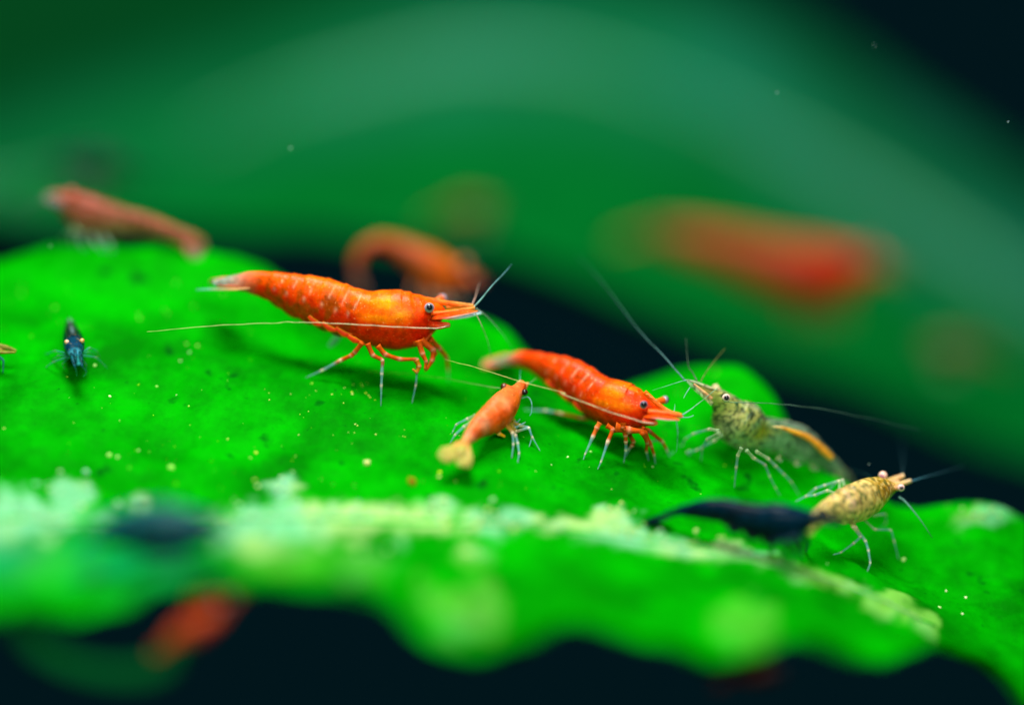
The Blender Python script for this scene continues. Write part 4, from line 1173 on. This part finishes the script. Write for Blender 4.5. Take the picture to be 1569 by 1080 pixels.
def blob(c, nrm, rx, rz, colr, V, F, Cc, seg=8, rg=5, rough=0.35):
    u = nrm.orthogonal().normalized()
    w2 = nrm.cross(u)
    b0 = len(V)
    sd = random.random() * 50
    ax = rx * random.uniform(0.7, 1.4)
    ang = random.random() * 6.28
    for i in range(rg + 1):
        ph = math.pi * i / rg
        for k in range(seg):
            t = 2 * math.pi * k / seg
            dv = u * (math.cos(t + ang) * math.sin(ph) * ax) + w2 * (math.sin(t + ang) * math.sin(ph) * rx) + nrm * (math.cos(ph) * rz)
            q = 1 + rough * noise.noise(Vector((math.cos(t) * 1.3 + sd, math.sin(t) * 1.3, ph)))
            V.append(c + dv * q)
            Cc.append(colr + (1.0,))
    for i in range(rg):
        for k in range(seg):
            a, b2 = b0 + i * seg + k, b0 + i * seg + (k + 1) % seg
            F.append((a, a + seg, b2 + seg, b2))


V, F, Cc = [], [], []
TUFT = [(20, 790, 95, 26, 60), (110, 760, 30, 25, 22), (133, 740, 8, 14, 8), (66, 745, 14, 8, 8), (435, 752, 22, 22, 26), (428, 735, 8, 10, 8), (400, 785, 60, 16, 30), (500, 795, 90, 14, 40),
        (580, 782, 30, 10, 14), (620, 795, 60, 12, 26), (668, 772, 14, 12, 12), (680, 768, 7, 12, 7), (700, 800, 50, 10, 20), (750, 778, 12, 12, 8), (780, 802, 70, 9, 26), (880, 808, 50, 9, 18),
        (945, 790, 16, 18, 18), (935, 778, 6, 6, 5), (965, 815, 38, 10, 26), (1005, 822, 26, 8, 12), (1050, 832, 26, 6, 14), (1100, 843, 40, 6, 20), (1150, 850, 30, 6, 14), (1068, 818, 6, 5, 3),
        (1105, 822, 8, 5, 4), (720, 845, 24, 12, 14), (755, 848, 20, 8, 9), (1240, 882, 28, 16, 34), (1300, 892, 20, 4, 8), (1360, 918, 36, 11, 34), (1415, 948, 22, 9, 16), (215, 768, 16, 8, 8),
        (180, 775, 8, 5, 4), (545, 850, 30, 14, 10), (690, 935, 50, 30, 24), (740, 930, 35, 25, 14), (1150, 945, 22, 18, 8), (585, 845, 10, 10, 6), (390, 815, 40, 16, 26), (1510, 788, 40, 7, 10)]
for cx, cy, rx, ry, n in TUFT:
    for _ in range(int(n * (0.5 if cx < 900 else 0.8) * (0.6 if cy > 840 and cx < 1200 else 1))):
        x, y = random.gauss(cx, rx * 0.55), random.gauss(cy, ry * 0.55)
        h, nrm, dh = on_leaf(x, y)
        if h is None:
            continue
        up = (nrm + Vector((random.gauss(0, .25), random.gauss(0, .25), 0))).normalized()
        r = random.uniform(0.07, 0.24) * (1.25 if cy < 830 else 1.0) * (0.7 if cx > 900 else 1)
        n1 = random.random()
        c = mix(lin(125, 200, 155), lin(165, 200, 105), n1 + (0.25 if x > 600 else -0.3))
        if y > 850:
            r *= 0.6
            c = mix(c, lin(95, 190, 50), 0.6)
        blob(h + nrm * r * 0.2, up, r, r * random.uniform(0.5, 1.0), c, V, F, Cc)
bf = make_obj("biofilm", V, F, M_CRUST, leaf, Cc, leaf_o)
bf["kind"] = "stuff"

E = lambda x, y: (380 + x / 4.903, 560 + y / 4.903)
V, F, Cc = [], [], []
SP = [(320, 215, 9), (510, 190, 7), (630, 217, 14), (780, 200, 14), (783, 215, 14), (725, 168, 10), (850, 140, 8), (858, 155, 9), (885, 208, 13), (905, 225, 13), (918, 240, 11), (953, 260, 11), (717, 282, 9),
      (453, 345, 8), (390, 367, 6), (805, 440, 10), (822, 452, 10), (960, 518, 12), (1175, 483, 6), (1165, 530, 9), (1180, 536, 7), (380, 520, 8), (355, 680, 9), (330, 710, 6), (700, 215, 4), (820, 187, 4),
      (460, 222, 4), (435, 240, 4), (160, 258, 9), (125, 178, 7), (790, 143, 7), (1440, 800, 22), (1435, 835, 20), (1560, 870, 14), (60, 655, 22), (50, 860, 18)]
for x, y, r in SP:
    h, nrm, dh = on_leaf(*E(x, y))
    if h:
        blob(h, nrm, r / 4.903 * K * 0.62, r / 4.903 * K * 0.4, mix(lin(215, 235, 40), lin(235, 235, 130), random.random()), V, F, Cc, 7, 4)
for _ in range(260):
    x, y = random.uniform(0, 1500), random.uniform(430, 760)
    h, nrm, dh = on_leaf(x, y)
    if h is None or abs(dh) > 14:
        continue
    r = random.choice([0.03, 0.035, 0.045, 0.05, 0.06, 0.09]) if random.random() < 0.75 else 0.03
    blob(h, nrm, r, r * 0.5, mix(lin(120, 220, 20), lin(225, 230, 120), random.random() ** 1.5), V, F, Cc, 6, 4)
for x, y, r in ((1385, 857, .16), (145, 560, .14), (180, 700, .13), (262, 716, .3), (167, 697, .2), (212, 690, .1), (290, 540, .08), (276, 553, .1), (240, 592, .12), (168, 607, .14), (270, 605, .06),
                (1450, 905, .1), (1480, 915, .12), (845, 563, .05), (870, 700, .1), (905, 692, .1), (1000, 715, .1), (1057, 690, .08), (395, 745, .2), (1440, 930, .14), (845, 712, .07), (1475, 940, .1)):
    h, nrm, dh = on_leaf(x, y)
    if h:
        blob(h, nrm, r, r * 0.5, mix(lin(150, 235, 90), lin(235, 240, 180), random.random()), V, F, Cc, 7, 4)
sp = make_obj("algae_specks", V, F, M_CRUST, leaf, Cc, leaf_o)
sp["kind"] = "stuff"

for name, lab, cat, x, y, r, cc in (("food_crumb", "cream crumb on the green leaf below the largest shrimp, left of the brown pellet", "crumb", 562, 711, 0.30, lin(205, 222, 130)),
                                    ("food_pellet", "oval brown pellet on the leaf beside the young shrimp's tail fan", "pellet", 631, 739, 0.34, lin(150, 112, 26))):
    h, nrm, dh = on_leaf(x, y)
    V, F, Cc = [], [], []
    blob(h + nrm * 0.1, nrm, r, r * 0.7, cc, V, F, Cc, 14, 9, 0.5)
    ob = make_obj(name, V, F, M_CRUST, None, Cc, h)
    ob.location = h * MM
    ob["label"] = lab
    ob["category"] = cat

# specks drifting in the water
V, F, Cc = [], [], []
for x, y, d_, r in ((1191, 142, 2, 0.07), (1545, 187, 0, 0.05), (445, 227, 3, 0.08), (1340, 70, 3, 0.05), (1332, 711, 1, 0.04), (77, 377, 3, 0.05)):
    blob(P(x, y, d_), Vector((0, 0, 1)), r, r, lin(170, 200, 195), V, F, Cc, 6, 4)
dr = make_obj("drifting_particles", V, F, M_CRUST, None, Cc, (0, 0, 0))
dr["kind"] = "stuff"
dr["label"] = "tiny pale particles drifting in the dark water"
dr["category"] = "particles"
